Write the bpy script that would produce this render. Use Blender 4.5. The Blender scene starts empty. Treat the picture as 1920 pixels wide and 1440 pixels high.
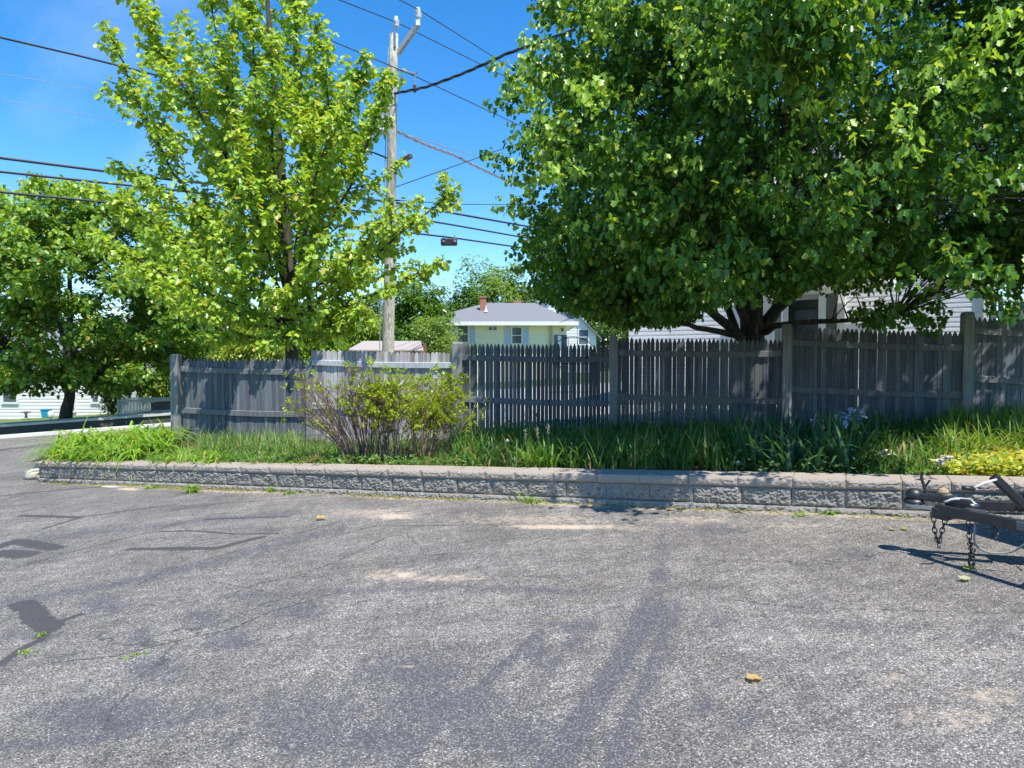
import bpy, math, random
import numpy as np
from mathutils import Vector, noise as mnoise
R = math.radians
rng = np.random.default_rng(11)
random.seed(11)
scene = bpy.context.scene
COL = scene.collection

# ---------------------------------------------------------------- camera, sky, sun
F = 1333.0
PITCH = R(1.93)
CAM = np.array([0.0, 0.0, 1.5])
cd = bpy.data.cameras.new("camera"); cam = bpy.data.objects.new("camera", cd); COL.objects.link(cam)
cam.location = CAM; cam.rotation_euler = (R(90) - PITCH, 0, 0)
cd.sensor_width = 36; cd.lens = F / 1920 * 36; cd.clip_end = 3000; cd.clip_start = 0.05
scene.camera = cam

SUN = Vector((0.24, -0.40, 1.0)).normalized()          # towards the sun
elev = math.asin(SUN.z); az = math.atan2(SUN.x, SUN.y)  # azimuth from +Y clockwise
w = bpy.data.worlds.new("World"); scene.world = w; w.use_nodes = True
nt = w.node_tree; nt.nodes.clear()
sky = nt.nodes.new('ShaderNodeTexSky'); sky.sky_type = 'NISHITA'; sky.sun_disc = False
sky.sun_elevation = elev; sky.sun_rotation = az
sky.air_density = 1.0; sky.dust_density = 0.0; sky.ozone_density = 4.5; sky.altitude = 100
bg = nt.nodes.new('ShaderNodeBackground'); bg.inputs['Strength'].default_value = 0.12
out = nt.nodes.new('ShaderNodeOutputWorld')
tcw = nt.nodes.new('ShaderNodeTexCoord'); mp = nt.nodes.new('ShaderNodeMapping')
mp.inputs['Rotation'].default_value = (0.2, 0.5, 0.3); mp.inputs['Scale'].default_value = (1.2, 4.0, 3.0)
nz = nt.nodes.new('ShaderNodeTexNoise'); nz.inputs['Scale'].default_value = 1.1; nz.inputs['Detail'].default_value = 7; nz.inputs['Roughness'].default_value = .6
rp = nt.nodes.new('ShaderNodeValToRGB'); rp.color_ramp.elements[0].position = .53; rp.color_ramp.elements[1].position = .85
rp.color_ramp.elements[0].color = (0, 0, 0, 1); rp.color_ramp.elements[1].color = (.22, .22, .22, 1)
hs = nt.nodes.new('ShaderNodeHueSaturation'); hs.inputs['Saturation'].default_value = 1.32; hs.inputs['Value'].default_value = 1.2
mx = nt.nodes.new('ShaderNodeMixRGB'); mx.inputs['Color2'].default_value = (7.0, 7.6, 8.4, 1)
L = nt.links.new
L(tcw.outputs['Generated'], mp.inputs['Vector']); L(mp.outputs[0], nz.inputs['Vector']); L(nz.outputs[0], rp.inputs[0])
L(sky.outputs[0], hs.inputs['Color']); L(hs.outputs[0], mx.inputs['Color1']); L(rp.outputs[0], mx.inputs['Fac'])
L(mx.outputs[0], bg.inputs['Color']); L(bg.outputs[0], out.inputs['Surface'])
sd = bpy.data.lights.new("sun", 'SUN'); sd.energy = 4.6; sd.angle = R(.53); sd.color = (1.0, .955, .88)
so = bpy.data.objects.new("sun", sd); COL.objects.link(so)
so.rotation_euler = SUN.to_track_quat('Z', 'Y').to_euler(); so.location = (0, -5, 20)
vs = scene.view_settings; vs.view_transform = 'Standard'; vs.look = 'None'; vs.exposure = 0.75; vs.gamma = 1
scene.render.resolution_x = 1024; scene.render.resolution_y = 768
scene.render.engine = 'CYCLES'
scene.cycles.max_bounces = 8; scene.cycles.transmission_bounces = 4; scene.cycles.diffuse_bounces = 4

# ---------------------------------------------------------------- measuring helpers
def ray(px, py):
    x = (px - 960) / F; y = (720 - py) / F
    return np.array([x, math.cos(PITCH) + y * math.sin(PITCH), -math.sin(PITCH) + y * math.cos(PITCH)])
def at(px, py, Y):
    d = ray(px, py); return CAM + d * (Y / d[1])
def project(P):
    P = np.asarray(P, float) - CAM
    fz = P[..., 1] * math.cos(PITCH) - P[..., 2] * math.sin(PITCH)
    uz = P[..., 1] * math.sin(PITCH) + P[..., 2] * math.cos(PITCH)
    fz = np.where(fz < .01, .01, fz)
    return 960 + F * P[..., 0] / fz, 720 - F * uz / fz
def sclamp(x, lo, hi, s):
    x = np.asarray(x, float)
    return lo + s * np.logaddexp(0, (x - lo) / s) - s * np.logaddexp(0, (x - hi) / s)
def G(X, Y):                                             # lie of the land
    return .0584 * sclamp(X, -38, 9, .8) + .0163 * sclamp(Y, -6, 12.5, .6)
def ground(px, py, lift=0):
    d = ray(px, py); t = 1.0
    for _ in range(60):
        P = CAM + d * t
        t += (P[2] - (float(G(P[0], P[1])) + lift)) / max(.02, -d[2]) * .6
    return CAM + d * t
def wallY(X): return 6.972 - .4617 * X                   # front of the block wall
def fenceY(X): return 11.1 - .1454 * X
def fence_at(px, py):
    d = ray(px, py); t = 11.1 / (d[1] + .1454 * d[0]); return CAM + d * t
def BZ(X, Y):                                            # soil of the raised bed
    X = np.asarray(X, float); yw = wallY(X); yf = fenceY(X)
    t = np.clip((Y - yw) / np.maximum(yf - yw, .3), 0, 1.6)
    zw = G(X, yw) + .245; zf = np.maximum(.10 + .030 * (X + 5.6), G(X, yf) + .03)
    return zw * (1 - np.minimum(t, 1)) + zf * np.minimum(t, 1)

# ---------------------------------------------------------------- object helpers
def tag(o, label=None, cat=None, group=None, kind=None):
    if label: o['label'] = label
    if cat: o['category'] = cat
    if group: o['group'] = group
    if kind: o['kind'] = kind
    return o
def empty(name, loc=(0, 0, 0), rz=0, label=None, cat=None, group=None):
    o = bpy.data.objects.new(name, None); COL.objects.link(o); o.empty_display_size = .1
    o.location = loc; o.rotation_euler = (0, 0, rz); return tag(o, label, cat, group)
def mesh_obj(name, me, mat, parent=None, world=True):
    o = bpy.data.objects.new(name, me); COL.objects.link(o)
    if mat: me.materials.append(mat)
    if parent:
        o.parent = parent
        if world and parent.type == 'EMPTY' and parent.parent is None:
            o.matrix_parent_inverse = (Matrix_of(parent)).inverted()
        elif world:
            o.matrix_parent_inverse = world_of(parent).inverted()
    return o
from mathutils import Matrix, Euler
def Matrix_of(o): return Matrix.Translation(o.location) @ Euler(o.rotation_euler).to_matrix().to_4x4()
def world_of(o):
    m = Matrix_of(o)
    if o.parent: m = world_of(o.parent) @ o.matrix_parent_inverse @ m
    return m
class MB:
    def __init__(s): s.v = []; s.f = []
    def add(s, vs, fs):
        n = len(s.v); s.v += [tuple(map(float, p)) for p in vs]; s.f += [tuple(i + n for i in f) for f in fs]; return s
    def box(s, c, size, rz=0, rx=0, ry=0):
        m = Euler((rx, ry, rz)).to_matrix(); c = Vector(c); hx, hy, hz = [k / 2 for k in size]
        vs = [c + m @ Vector((x, y, z)) for x in (-hx, hx) for y in (-hy, hy) for z in (-hz, hz)]
        return s.add(vs, [(0, 1, 3, 2), (4, 6, 7, 5), (0, 4, 5, 1), (2, 3, 7, 6), (0, 2, 6, 4), (1, 5, 7, 3)])
    def beam(s, a, b, w, h, up=(0, 0, 1)):               # box from a to b, w wide, h tall
        a = Vector(a); b = Vector(b); d = (b - a).normalized(); u = Vector(up); sd = d.cross(u).normalized(); u = sd.cross(d)
        vs = [p + sd * (w / 2 * i) + u * (h / 2 * j) for p in (a, b) for i, j in ((-1, -1), (1, -1), (1, 1), (-1, 1))]
        return s.add(vs, [(0, 1, 2, 3), (7, 6, 5, 4), (0, 4, 5, 1), (1, 5, 6, 2), (2, 6, 7, 3), (3, 7, 4, 0)])
    def tube(s, pts, rad, n=6, cap=True):
        pts = [Vector(p) for p in pts]; k = len(pts)
        if not hasattr(rad, '__len__'): rad = [rad] * k
        vs = []; prev = None
        for i, p in enumerate(pts):
            t = (pts[min(i + 1, k - 1)] - pts[max(i - 1, 0)])
            if t.length < 1e-9: t = Vector((0, 0, 1))
            t.normalize()
            if prev is None: prev = t.orthogonal().normalized()
            a = (prev - t * prev.dot(t))
            if a.length < 1e-6: a = t.orthogonal()
            a.normalize(); prev = a; b = t.cross(a)
            for j in range(n):
                th = 2 * math.pi * j / n; vs.append(p + (a * math.cos(th) + b * math.sin(th)) * rad[i])
        fs = [(i * n + j, i * n + (j + 1) % n, (i + 1) * n + (j + 1) % n, (i + 1) * n + j) for i in range(k - 1) for j in range(n)]
        if cap: fs += [tuple(range(n - 1, -1, -1)), tuple((k - 1) * n + j for j in range(n))]
        return s.add(vs, fs)
    def lathe(s, c, prof, n=16):
        c = Vector(c); vs = [c + Vector((r * math.cos(2 * math.pi * j / n), r * math.sin(2 * math.pi * j / n), z)) for r, z in prof for j in range(n)]
        k = len(prof)
        fs = [(i * n + j, i * n + (j + 1) % n, (i + 1) * n + (j + 1) % n, (i + 1) * n + j) for i in range(k - 1) for j in range(n)]
        fs += [tuple(range(n - 1, -1, -1)), tuple((k - 1) * n + j for j in range(n))]
        return s.add(vs, fs)
    def sphere(s, c, r, n=10, sc=(1, 1, 1)):
        pr = [(max(1e-4, r * math.sin(math.pi * i / n)) * sc[0], -r * math.cos(math.pi * i / n) * sc[2]) for i in range(n + 1)]
        return s.lathe(c, pr, n * 2)
    def build(s, name, mat, parent=None, smooth=False, bevel=0):
        me = bpy.data.meshes.new(name); me.from_pydata(s.v, [], s.f); me.update()
        if smooth: me.shade_smooth()
        o = mesh_obj(name, me, mat, parent)
        if bevel:
            b = o.modifiers.new('bevel', 'BEVEL'); b.width = bevel; b.segments = 2; b.limit_method = 'ANGLE'
        return o
def fast_mesh(name, V, Fc, tint=None):
    """V (n,3); Fc (m,k) equal-size faces; tint (n,3)"""
    me = bpy.data.meshes.new(name); V = np.ascontiguousarray(V, dtype=np.float32); Fc = np.ascontiguousarray(Fc, dtype=np.int32)
    me.vertices.add(len(V)); me.vertices.foreach_set('co', V.ravel())
    m, k = Fc.shape
    me.loops.add(m * k); me.loops.foreach_set('vertex_index', Fc.ravel())
    me.polygons.add(m); me.polygons.foreach_set('loop_start', np.arange(0, m * k, k, dtype=np.int32))
    try: me.polygons.foreach_set('loop_total', np.full(m, k, dtype=np.int32))
    except Exception: pass
    me.update(calc_edges=True)
    if tint is not None:
        a = me.attributes.new('tint', 'FLOAT_COLOR', 'POINT')
        c = np.ones((len(V), 4), dtype=np.float32); c[:, :3] = tint; a.data.foreach_set('color', c.ravel())
    return me

# ---------------------------------------------------------------- materials
def newmat(name):
    m = bpy.data.materials.new(name); m.use_nodes = True; n = m.node_tree; b = n.nodes['Principled BSDF']
    return m, n, b
def N(n, t, **kw):
    x = n.nodes.new(t)
    for k, v in kw.items():
        if hasattr(x, k) and k not in x.inputs: setattr(x, k, v)
        else: x.inputs[k].default_value = v
    return x
def ramp(n, src, stops):
    r = n.nodes.new('ShaderNodeValToRGB'); e = r.color_ramp.elements
    while len(e) < len(stops): e.new(.5)
    for i, (p, c) in enumerate(stops):
        e[i].position = p; e[i].color = (c, c, c, 1) if not hasattr(c, '__len__') else (*c, 1)
    n.links.new(src, r.inputs[0]); return r.outputs[0]
def noise_node(n, scale, vec=None, detail=5, rough=.6, coord='Object', mscale=None, dist=0):
    if vec is None:
        tc = N(n, 'ShaderNodeTexCoord'); vec = tc.outputs[coord]
    if mscale:
        mp = N(n, 'ShaderNodeMapping'); mp.inputs['Scale'].default_value = mscale; n.links.new(vec, mp.inputs['Vector']); vec = mp.outputs[0]
    z = N(n, 'ShaderNodeTexNoise', Scale=scale, Detail=detail, Roughness=rough, Distortion=dist); n.links.new(vec, z.inputs['Vector'])
    return z.outputs[0]
def mixc(n, fac, a, b, mode='MIX'):
    m = N(n, 'ShaderNodeMixRGB', blend_type=mode)
    for s, v in ((m.inputs['Fac'], fac), (m.inputs['Color1'], a), (m.inputs['Color2'], b)):
        if isinstance(v, (int, float)): s.default_value = v
        elif isinstance(v, tuple): s.default_value = (*v, 1)
        else: n.links.new(v, s)
    return m.outputs[0]
def bump(n, b, h, strength=.5, dist=.01):
    x = N(n, 'ShaderNodeBump', Strength=strength, Distance=dist); n.links.new(h, x.inputs['Height']); n.links.new(x.outputs[0], b.inputs['Normal'])
def simple(name, c1, c2=None, rough=.8, scale=6, mscale=None, bscale=None, bstr=.3, metal=0, spec=.3):
    m, n, b = newmat(name); b.inputs['Roughness'].default_value = rough; b.inputs['Metallic'].default_value = metal
    b.inputs['Specular IOR Level'].default_value = spec
    if c2 is None: c2 = tuple(x * .75 for x in c1)
    z = noise_node(n, scale, mscale=mscale)
    n.links.new(mixc(n, ramp(n, z, [(.35, 0), (.65, 1)]), c1, c2), b.inputs['Base Color'])
    if bscale: bump(n, b, noise_node(n, bscale, mscale=mscale), bstr)
    return m
def leafmat(name, trans=.45, gloss=.35):
    m, n, b = newmat(name)
    a = N(n, 'ShaderNodeAttribute', attribute_name='tint')
    n.links.new(a.outputs['Color'], b.inputs['Base Color']); b.inputs['Roughness'].default_value = gloss
    b.inputs['Specular IOR Level'].default_value = .35
    t = N(n, 'ShaderNodeBsdfTranslucent')
    tc = mixc(n, 1.0, a.outputs['Color'], (1.5, 1.35, .45), 'MULTIPLY'); n.links.new(tc, t.inputs['Color'])
    ms = N(n, 'ShaderNodeMixShader', Fac=trans); n.links.new(b.outputs[0], ms.inputs[1]); n.links.new(t.outputs[0], ms.inputs[2])
    n.links.new(ms.outputs[0], n.nodes['Material Output'].inputs['Surface']); return m
LEAF = leafmat('leaf', .40, .33); BLADE = leafmat('blade', .4, .45)
def barkmat(name, c1, c2):
    m, n, b = newmat(name); b.inputs['Roughness'].default_value = .9
    z = noise_node(n, 14, mscale=(1, 1, .18), detail=8, rough=.7)
    n.links.new(mixc(n, ramp(n, z, [(.35, 0), (.7, 1)]), c1, c2), b.inputs['Base Color']); bump(n, b, z, .8, .03); return m
BARK = barkmat('bark', (.035, .028, .024), (.12, .10, .085))
TWIG = simple('twig', (.13, .08, .06), (.22, .15, .12), .8, 30)
def woodmat(name, dark, light, patch):
    m, n, b = newmat(name); b.inputs['Roughness'].default_value = .85; b.inputs['Specular IOR Level'].default_value = .25
    a = N(n, 'ShaderNodeAttribute', attribute_name='tint')
    z = noise_node(n, 60, mscale=(1, 1, .035), detail=6, rough=.7)
    z2 = noise_node(n, 2.2, mscale=(1, 1, .35), detail=3)
    c = mixc(n, ramp(n, z, [(.3, 0), (.7, 1)]), dark, light)
    c = mixc(n, ramp(n, z2, [(.45, 0), (.75, .5)]), c, patch)
    c = mixc(n, 1.0, c, a.outputs['Color'], 'MULTIPLY')
    n.links.new(c, b.inputs['Base Color']); bump(n, b, z, .5, .004); return m
WOOD = woodmat('weathered_wood', (.105, .105, .115), (.335, .33, .335), (.28, .30, .24))

# asphalt ---------------------------------------------------
def asphalt():
    m, n, b = newmat('asphalt'); b.inputs['Roughness'].default_value = .82; b.inputs['Specular IOR Level'].default_value = .35
    at_ = N(n, 'ShaderNodeAttribute', attribute_name='tint'); sp = N(n, 'ShaderNodeSeparateColor'); n.links.new(at_.outputs['Color'], sp.inputs[0])
    dark, sand, line = sp.outputs[0], sp.outputs[1], sp.outputs[2]
    tc = N(n, 'ShaderNodeTexCoord'); oc = tc.outputs['Object']
    def vor(scale, feat='F1'):
        v = N(n, 'ShaderNodeTexVoronoi', feature=feat, Scale=scale); n.links.new(oc, v.inputs['Vector']); return v
    v1 = vor(155); v2 = vor(300)
    bw1 = N(n, 'ShaderNodeSeparateColor'); n.links.new(v1.outputs['Color'], bw1.inputs[0])
    bw2 = N(n, 'ShaderNodeSeparateColor'); n.links.new(v2.outputs['Color'], bw2.inputs[0])
    def math_(op, a, c, d=None):
        x = N(n, 'ShaderNodeMath', operation=op)
        for i, s in enumerate((a, c) + ((d,) if d is not None else ())):
            if isinstance(s, (int, float)): x.inputs[i].default_value = s
            else: n.links.new(s, x.inputs[i])
        return x.outputs[0]
    stone = ramp(n, bw1.outputs[0], [(0, .08), (.4, .14), (.72, .225), (.95, .31), (1, .5)])
    gap = ramp(n, v1.outputs['Distance'], [(.4, 1), (.8, .5)])
    fine = ramp(n, bw2.outputs[0], [(0, .7), (1, 1.35)])
    c = mixc(n, 1.0, stone, gap, 'MULTIPLY'); c = mixc(n, 1.0, c, fine, 'MULTIPLY')
    big = noise_node(n, .9, vec=oc, detail=5, dist=.6)
    c = mixc(n, 1.0, c, ramp(n, big, [(.3, .78), (.7, 1.25)]), 'MULTIPLY')
    c = mixc(n, 1.0, c, (1.13, 1.04, .94), 'MULTIPLY')
    # streaks left by tyres and sweeping
    st = noise_node(n, 6, vec=oc, mscale=(1.4, .25, 1), detail=6, rough=.7)
    st2 = noise_node(n, 5, vec=oc, mscale=(.25, 2.2, 1), detail=6, rough=.7)
    c = mixc(n, 1.0, c, ramp(n, st, [(.35, .84), (.65, 1.12)]), 'MULTIPLY')
    c = mixc(n, 1.0, c, ramp(n, st2, [(.35, .84), (.65, 1.12)]), 'MULTIPLY')
    rm = N(n, 'ShaderNodeMapping'); rm.inputs['Rotation'].default_value = (0, 0, -.55); n.links.new(oc, rm.inputs['Vector'])
    st3 = noise_node(n, 9, vec=rm.outputs[0], mscale=(.12, 2.6, 1), detail=5, rough=.6, dist=.4)
    c = mixc(n, 1.0, c, ramp(n, st3, [(.33, .80), (.5, 1.0), (.68, 1.12)]), 'MULTIPLY')
    med = noise_node(n, 5, vec=oc, detail=7, rough=.72, dist=.8); c = mixc(n, 1.0, c, ramp(n, med, [(.3, .86), (.7, 1.14)]), 'MULTIPLY')
    # tar-rich patches: dark binder between fewer bright stones
    nd = noise_node(n, 9, vec=oc, detail=9, rough=.85, mscale=(1.3, .7, 1))
    dm = math_('ADD', dark, math_('MULTIPLY', math_('SUBTRACT', nd, .5), 2.2))
    bb = math_('MULTIPLY', bw1.outputs[2], .62)
    dmask = ramp(n, math_('SUBTRACT', dm, bb), [(-.02, 0), (.12, 1)])
    tar = mixc(n, ramp(n, bw1.outputs[1], [(.66, 0), (.95, 1)]), (.072, .068, .078), (.20, .195, .195))
    c = mixc(n, math_('MULTIPLY', dmask, .92), c, tar)
    # sand drifts
    ns = noise_node(n, 18, vec=oc, detail=8, rough=.8)
    sm = math_('ADD', sand, math_('MULTIPLY', math_('SUBTRACT', ns, .5), 2.4))
    c = mixc(n, ramp(n, sm, [(.25, 0), (.85, .95)]), c, mixc(n, bw2.outputs[1], (.40, .31, .23), (.58, .48, .38)))
    # hairline cracks
    wv = N(n, 'ShaderNodeVectorMath', operation='ADD'); nzv = N(n, 'ShaderNodeTexNoise', Scale=2.5, Detail=6); n.links.new(oc, nzv.inputs['Vector'])
    sc_ = N(n, 'ShaderNodeVectorMath', operation='SCALE'); sc_.inputs['Scale'].default_value = .7; n.links.new(nzv.outputs['Color'], sc_.inputs[0]); n.links.new(oc, wv.inputs[0]); n.links.new(sc_.outputs[0], wv.inputs[1])
    ve = N(n, 'ShaderNodeTexVoronoi', feature='DISTANCE_TO_EDGE', Scale=.55); n.links.new(wv.outputs[0], ve.inputs['Vector'])
    cm = ramp(n, ve.outputs['Distance'], [(.002, 1), (.006, 0)]); cn = ramp(n, noise_node(n, .7, vec=oc, detail=3), [(.48, 0), (.56, .8)])
    c = mixc(n, math_('MULTIPLY', cm, cn), c, (.04, .038, .038))
    # sealed cracks
    nl = noise_node(n, 30, vec=oc, detail=4)
    lm = math_('ADD', line, math_('MULTIPLY', math_('SUBTRACT', nl, .5), .9))
    c = mixc(n, ramp(n, lm, [(.42, 0), (.52, .9)]), c, (.055, .052, .056))
    n.links.new(c, b.inputs['Base Color'])
    h = math_('SUBTRACT', 1.0, v1.outputs['Distance'])
    bump(n, b, h, .55, .006); return m
ASPH = asphalt()
def rockface(name, c1, c2, c3):
    m, n, b = newmat(name); b.inputs['Roughness'].default_value = .92; b.inputs['Specular IOR Level'].default_value = .2
    z = noise_node(n, 55, detail=8, rough=.75); z2 = noise_node(n, 3, detail=5)
    c = mixc(n, ramp(n, z, [(.3, 0), (.7, 1)]), c1, c2); c = mixc(n, ramp(n, z2, [(.45, 0), (.7, .6)]), c, c3)
    n.links.new(c, b.inputs['Base Color']); bump(n, b, z, .9, .012); return m
BLOCK = rockface('split_block', (.13, .12, .108), (.40, .375, .335), (.26, .23, .185))
CAPM = rockface('cap_block', (.28, .235, .195), (.44, .375, .315), (.34, .31, .27))
SOIL = rockface('soil', (.05, .035, .025), (.12, .085, .06), (.10, .09, .04))
def grassmat(name, c1, c2):
    return simple(name, c1, c2, .95, 3, bscale=60, bstr=.8)
LAWN = grassmat('lawn', (.09, .15, .03), (.16, .19, .06))
WHITE = simple('white_paint', (.78, .78, .77), (.72, .72, .71), .55, 4)
def siding(name, c):
    m = simple(name, c, tuple(k * .94 for k in c), .6, 2.5, mscale=(1, 1, 3)); return m
SIDING = siding('white_siding', (.76, .77, .80))
YELLOW = siding('yellow_siding', (.86, .78, .58))
SHINGLE = rockface('shingles', (.13, .135, .15), (.24, .245, .26), (.18, .18, .19))
BRICK = simple('brick', (.33, .12, .08), (.42, .2, .15), .9, 20)
GLASS = simple('window_glass', (.05, .07, .09), (.10, .13, .16), .12, 1.5, spec=.8)
DARKGREEN = simple('dark_green_paint', (.035, .055, .05), (.05, .075, .065), .6, 3)
SHUTTER = simple('pale_blue_paint', (.45, .55, .72), (.5, .58, .74), .6, 5)
BLACKM = simple('black_steel', (.013, .013, .016), (.032, .029, .032), .42, 12, bscale=40, bstr=.15, spec=.6)
STEEL = simple('galvanised_steel', (.5, .5, .5), (.35, .35, .36), .35, 20, metal=.8)
RUBBER = simple('rubber', (.02, .02, .02), (.035, .035, .035), .7, 10)
CABLE = simple('cable_sheath', (.03, .035, .05), (.05, .055, .07), .55, 5)
GREYCABLE = simple('bare_cable', (.45, .45, .47), (.3, .3, .32), .4, 5, metal=.4)
CONC = rockface('concrete', (.5, .48, .44), (.62, .6, .56), (.52, .5, .45))
PLASTICB = simple('blue_plastic', (.02, .30, .50), (.03, .36, .56), .4, 3)
POLEW = None

# ---------------------------------------------------------------- ground sheets
def grid_sheet(name, X, Y, zf, mat, tintf=None, kind='structure', label=None, cat=None, keep=None, warp=None):
    gx, gy = np.meshgrid(X, Y, indexing='xy')
    if warp: gy = warp(gx, gy)
    z = zf(gx, gy)
    V = np.stack([gx, gy, z], -1).reshape(-1, 3); nx, ny = len(X), len(Y)
    i = np.arange(nx * ny).reshape(ny, nx)
    Fc = np.stack([i[:-1, :-1], i[:-1, 1:], i[1:, 1:], i[1:, :-1]], -1).reshape(-1, 4)
    if keep:
        Fc = Fc[keep(V[Fc].mean(1))]; u, inv = np.unique(Fc.ravel(), return_inverse=True); V = V[u]; Fc = inv.reshape(-1, 4)
    t = tintf(V) if tintf else np.zeros((len(V), 3))
    me = fast_mesh(name, V, Fc, t); me.shade_smooth()
    o = mesh_obj(name, me, mat); tag(o, label, cat, None, kind); return o

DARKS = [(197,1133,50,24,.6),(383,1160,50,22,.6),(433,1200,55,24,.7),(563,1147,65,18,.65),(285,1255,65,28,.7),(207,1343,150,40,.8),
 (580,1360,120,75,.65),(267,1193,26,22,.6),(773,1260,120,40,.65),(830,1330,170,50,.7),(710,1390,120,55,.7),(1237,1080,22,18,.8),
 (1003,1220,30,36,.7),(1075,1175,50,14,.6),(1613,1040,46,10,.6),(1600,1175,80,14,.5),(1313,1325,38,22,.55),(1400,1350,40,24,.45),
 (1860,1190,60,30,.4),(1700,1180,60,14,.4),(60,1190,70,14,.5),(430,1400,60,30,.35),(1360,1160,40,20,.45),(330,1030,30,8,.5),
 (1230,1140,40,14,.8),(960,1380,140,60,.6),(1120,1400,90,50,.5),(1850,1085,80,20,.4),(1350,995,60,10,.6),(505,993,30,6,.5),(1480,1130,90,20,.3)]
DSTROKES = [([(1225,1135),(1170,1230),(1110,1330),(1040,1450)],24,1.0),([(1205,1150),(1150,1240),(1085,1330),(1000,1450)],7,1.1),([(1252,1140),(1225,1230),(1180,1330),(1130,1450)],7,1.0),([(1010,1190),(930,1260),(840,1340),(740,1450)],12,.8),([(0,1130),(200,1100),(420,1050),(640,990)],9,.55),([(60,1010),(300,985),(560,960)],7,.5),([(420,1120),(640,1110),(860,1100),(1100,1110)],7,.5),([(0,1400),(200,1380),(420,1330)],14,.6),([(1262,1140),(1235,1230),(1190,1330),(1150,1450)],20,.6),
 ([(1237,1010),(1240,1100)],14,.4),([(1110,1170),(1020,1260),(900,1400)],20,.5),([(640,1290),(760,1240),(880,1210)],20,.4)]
SANDS = [(758,1078,26,8,.9),(730,1078,70,14,.55),(830,1084,120,8,.55),(1050,988,120,5,.95),(1000,975,180,12,.5),(735,968,50,7,.85),
 (700,960,110,10,.5),(1860,1305,75,26,.45),(1780,1345,120,26,.4),(1690,1270,70,16,.35),(1850,1225,60,6,.35),(240,917,22,3,1.0),(760,1250,40,4,.3),
 (1180,990,60,8,.4),(1300,975,90,9,.5),(1480,985,140,8,.4),(1700,1030,60,14,.25),(560,1070,60,8,.25),(930,1130,200,14,.22),(1450,1080,70,5,.25),(1125,1092,40,8,.3)]
LINES = [([(39,968),(100,969),(148,970)],.05),([(83,991),(156,969),(255,955),(330,945)],.035),([(245,1031),(330,1030),(404,1029),(440,1020),(490,1007)],.05),
 ([(0,1024),(26,1014),(50,1017),(104,1028)],.09),([(0,1036),(50,1040)],.12),([(50,1059),(110,1042),(169,1027),(273,1001),(339,981),(430,960)],.02),
 ([(40,1132),(60,1142),(70,1160),(95,1175)],.09),([(0,1245),(40,1215),(75,1198),(110,1165),(150,1150)],.035),([(100,1240),(215,1228),(330,1200),(430,1180),(500,1150),(640,1110)],.014),
 ([(430,1115),(480,1095),(560,1080),(640,1050),(720,1010)],.015),([(250,1100),(310,1070),(420,1040),(560,1000),(640,975)],.016),
 ([(0,930),(120,918),(200,912)],.05),([(0,955),(60,945),(160,930)],.02),([(305,950),(390,945),(480,940),(560,933)],.02),([(385,975),(450,972),(540,968)],.035),
 ([(300,998),(370,997),(440,1002),(520,1000)],.03),([(390,1088),(500,1110),(600,1140)],.010),([(610,1010),(700,985),(790,985),(870,985)],.02),
 ([(880,1085),(1000,1080),(1110,1088)],.008),([(0,890),(60,884),(110,880)],.03),([(0,852),(50,848),(110,842)],.05),([(0,868),(60,864)],.04),
 ([(1330,1120),(1500,1140),(1680,1145),(1880,1150)],.012),([(460,1215),(560,1190)],.012)]
def wall_dist(V):
    return (wallY(V[:, 0]) - V[:, 1]) / math.sqrt(1 + .4617 ** 2)
def paint(V):
    px, py = project(V); near = V[:, 1] > .8
    dark = np.zeros(len(V)); sand = np.zeros(len(V)); line = np.zeros(len(V))
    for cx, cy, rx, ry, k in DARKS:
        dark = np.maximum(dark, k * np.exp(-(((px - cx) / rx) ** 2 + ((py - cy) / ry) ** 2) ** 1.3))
    for cx, cy, rx, ry, k in SANDS:
        sand = np.maximum(sand, k * np.exp(-(((px - cx) / rx) ** 2 + ((py - cy) / ry) ** 2) ** 1.1))
    def segdist(P, a, b):
        d = b - a; t = np.clip(((P - a) @ d) / (d @ d), 0, 1); return np.linalg.norm(P - a - t[:, None] * d, axis=1)
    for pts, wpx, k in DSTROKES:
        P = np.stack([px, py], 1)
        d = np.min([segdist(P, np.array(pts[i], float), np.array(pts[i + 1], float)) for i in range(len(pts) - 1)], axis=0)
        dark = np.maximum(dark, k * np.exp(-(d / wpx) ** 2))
    XY = V[:, :2]
    for pts, wd in LINES:
        g = [ground(*p)[:2] for p in pts]
        d = np.min([segdist(XY, g[i], g[i + 1]) for i in range(len(g) - 1)], axis=0)
        line = np.maximum(line, np.exp(-(d / max(wd, .018)) ** 2) * min(1, .45 + wd * 12))
    wd = wall_dist(V)
    sand = np.maximum(sand, (.62 + .3 * np.sin(V[:, 0] * 2.3) * np.sin(V[:, 0] * .9 + 1)) * np.exp(-(np.maximum(wd - .04, 0) / .13) ** 2) * (wd > -.3) * (V[:, 0] > -6.6) * (V[:, 0] < 5))
    return np.stack([dark * near, sand * near, line * near], 1)
def wobble(X, Y):
    return .008 * np.sin(X * 1.7 + Y * .6) * np.cos(Y * 1.3 - X * .4)
def Gw(X, Y): return G(X, Y) + wobble(X, Y) * ((np.abs(X) < 12) & (Y < 12))
def axis_steps(a, lo, hi, b, fine, n):
    mid = np.arange(lo, hi, fine)
    left = lo - np.geomspace(fine, lo - a, n)[::-1]; right = hi + np.geomspace(fine, b - hi, n)
    return np.unique(np.concatenate([left, mid, [hi], right]))
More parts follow.
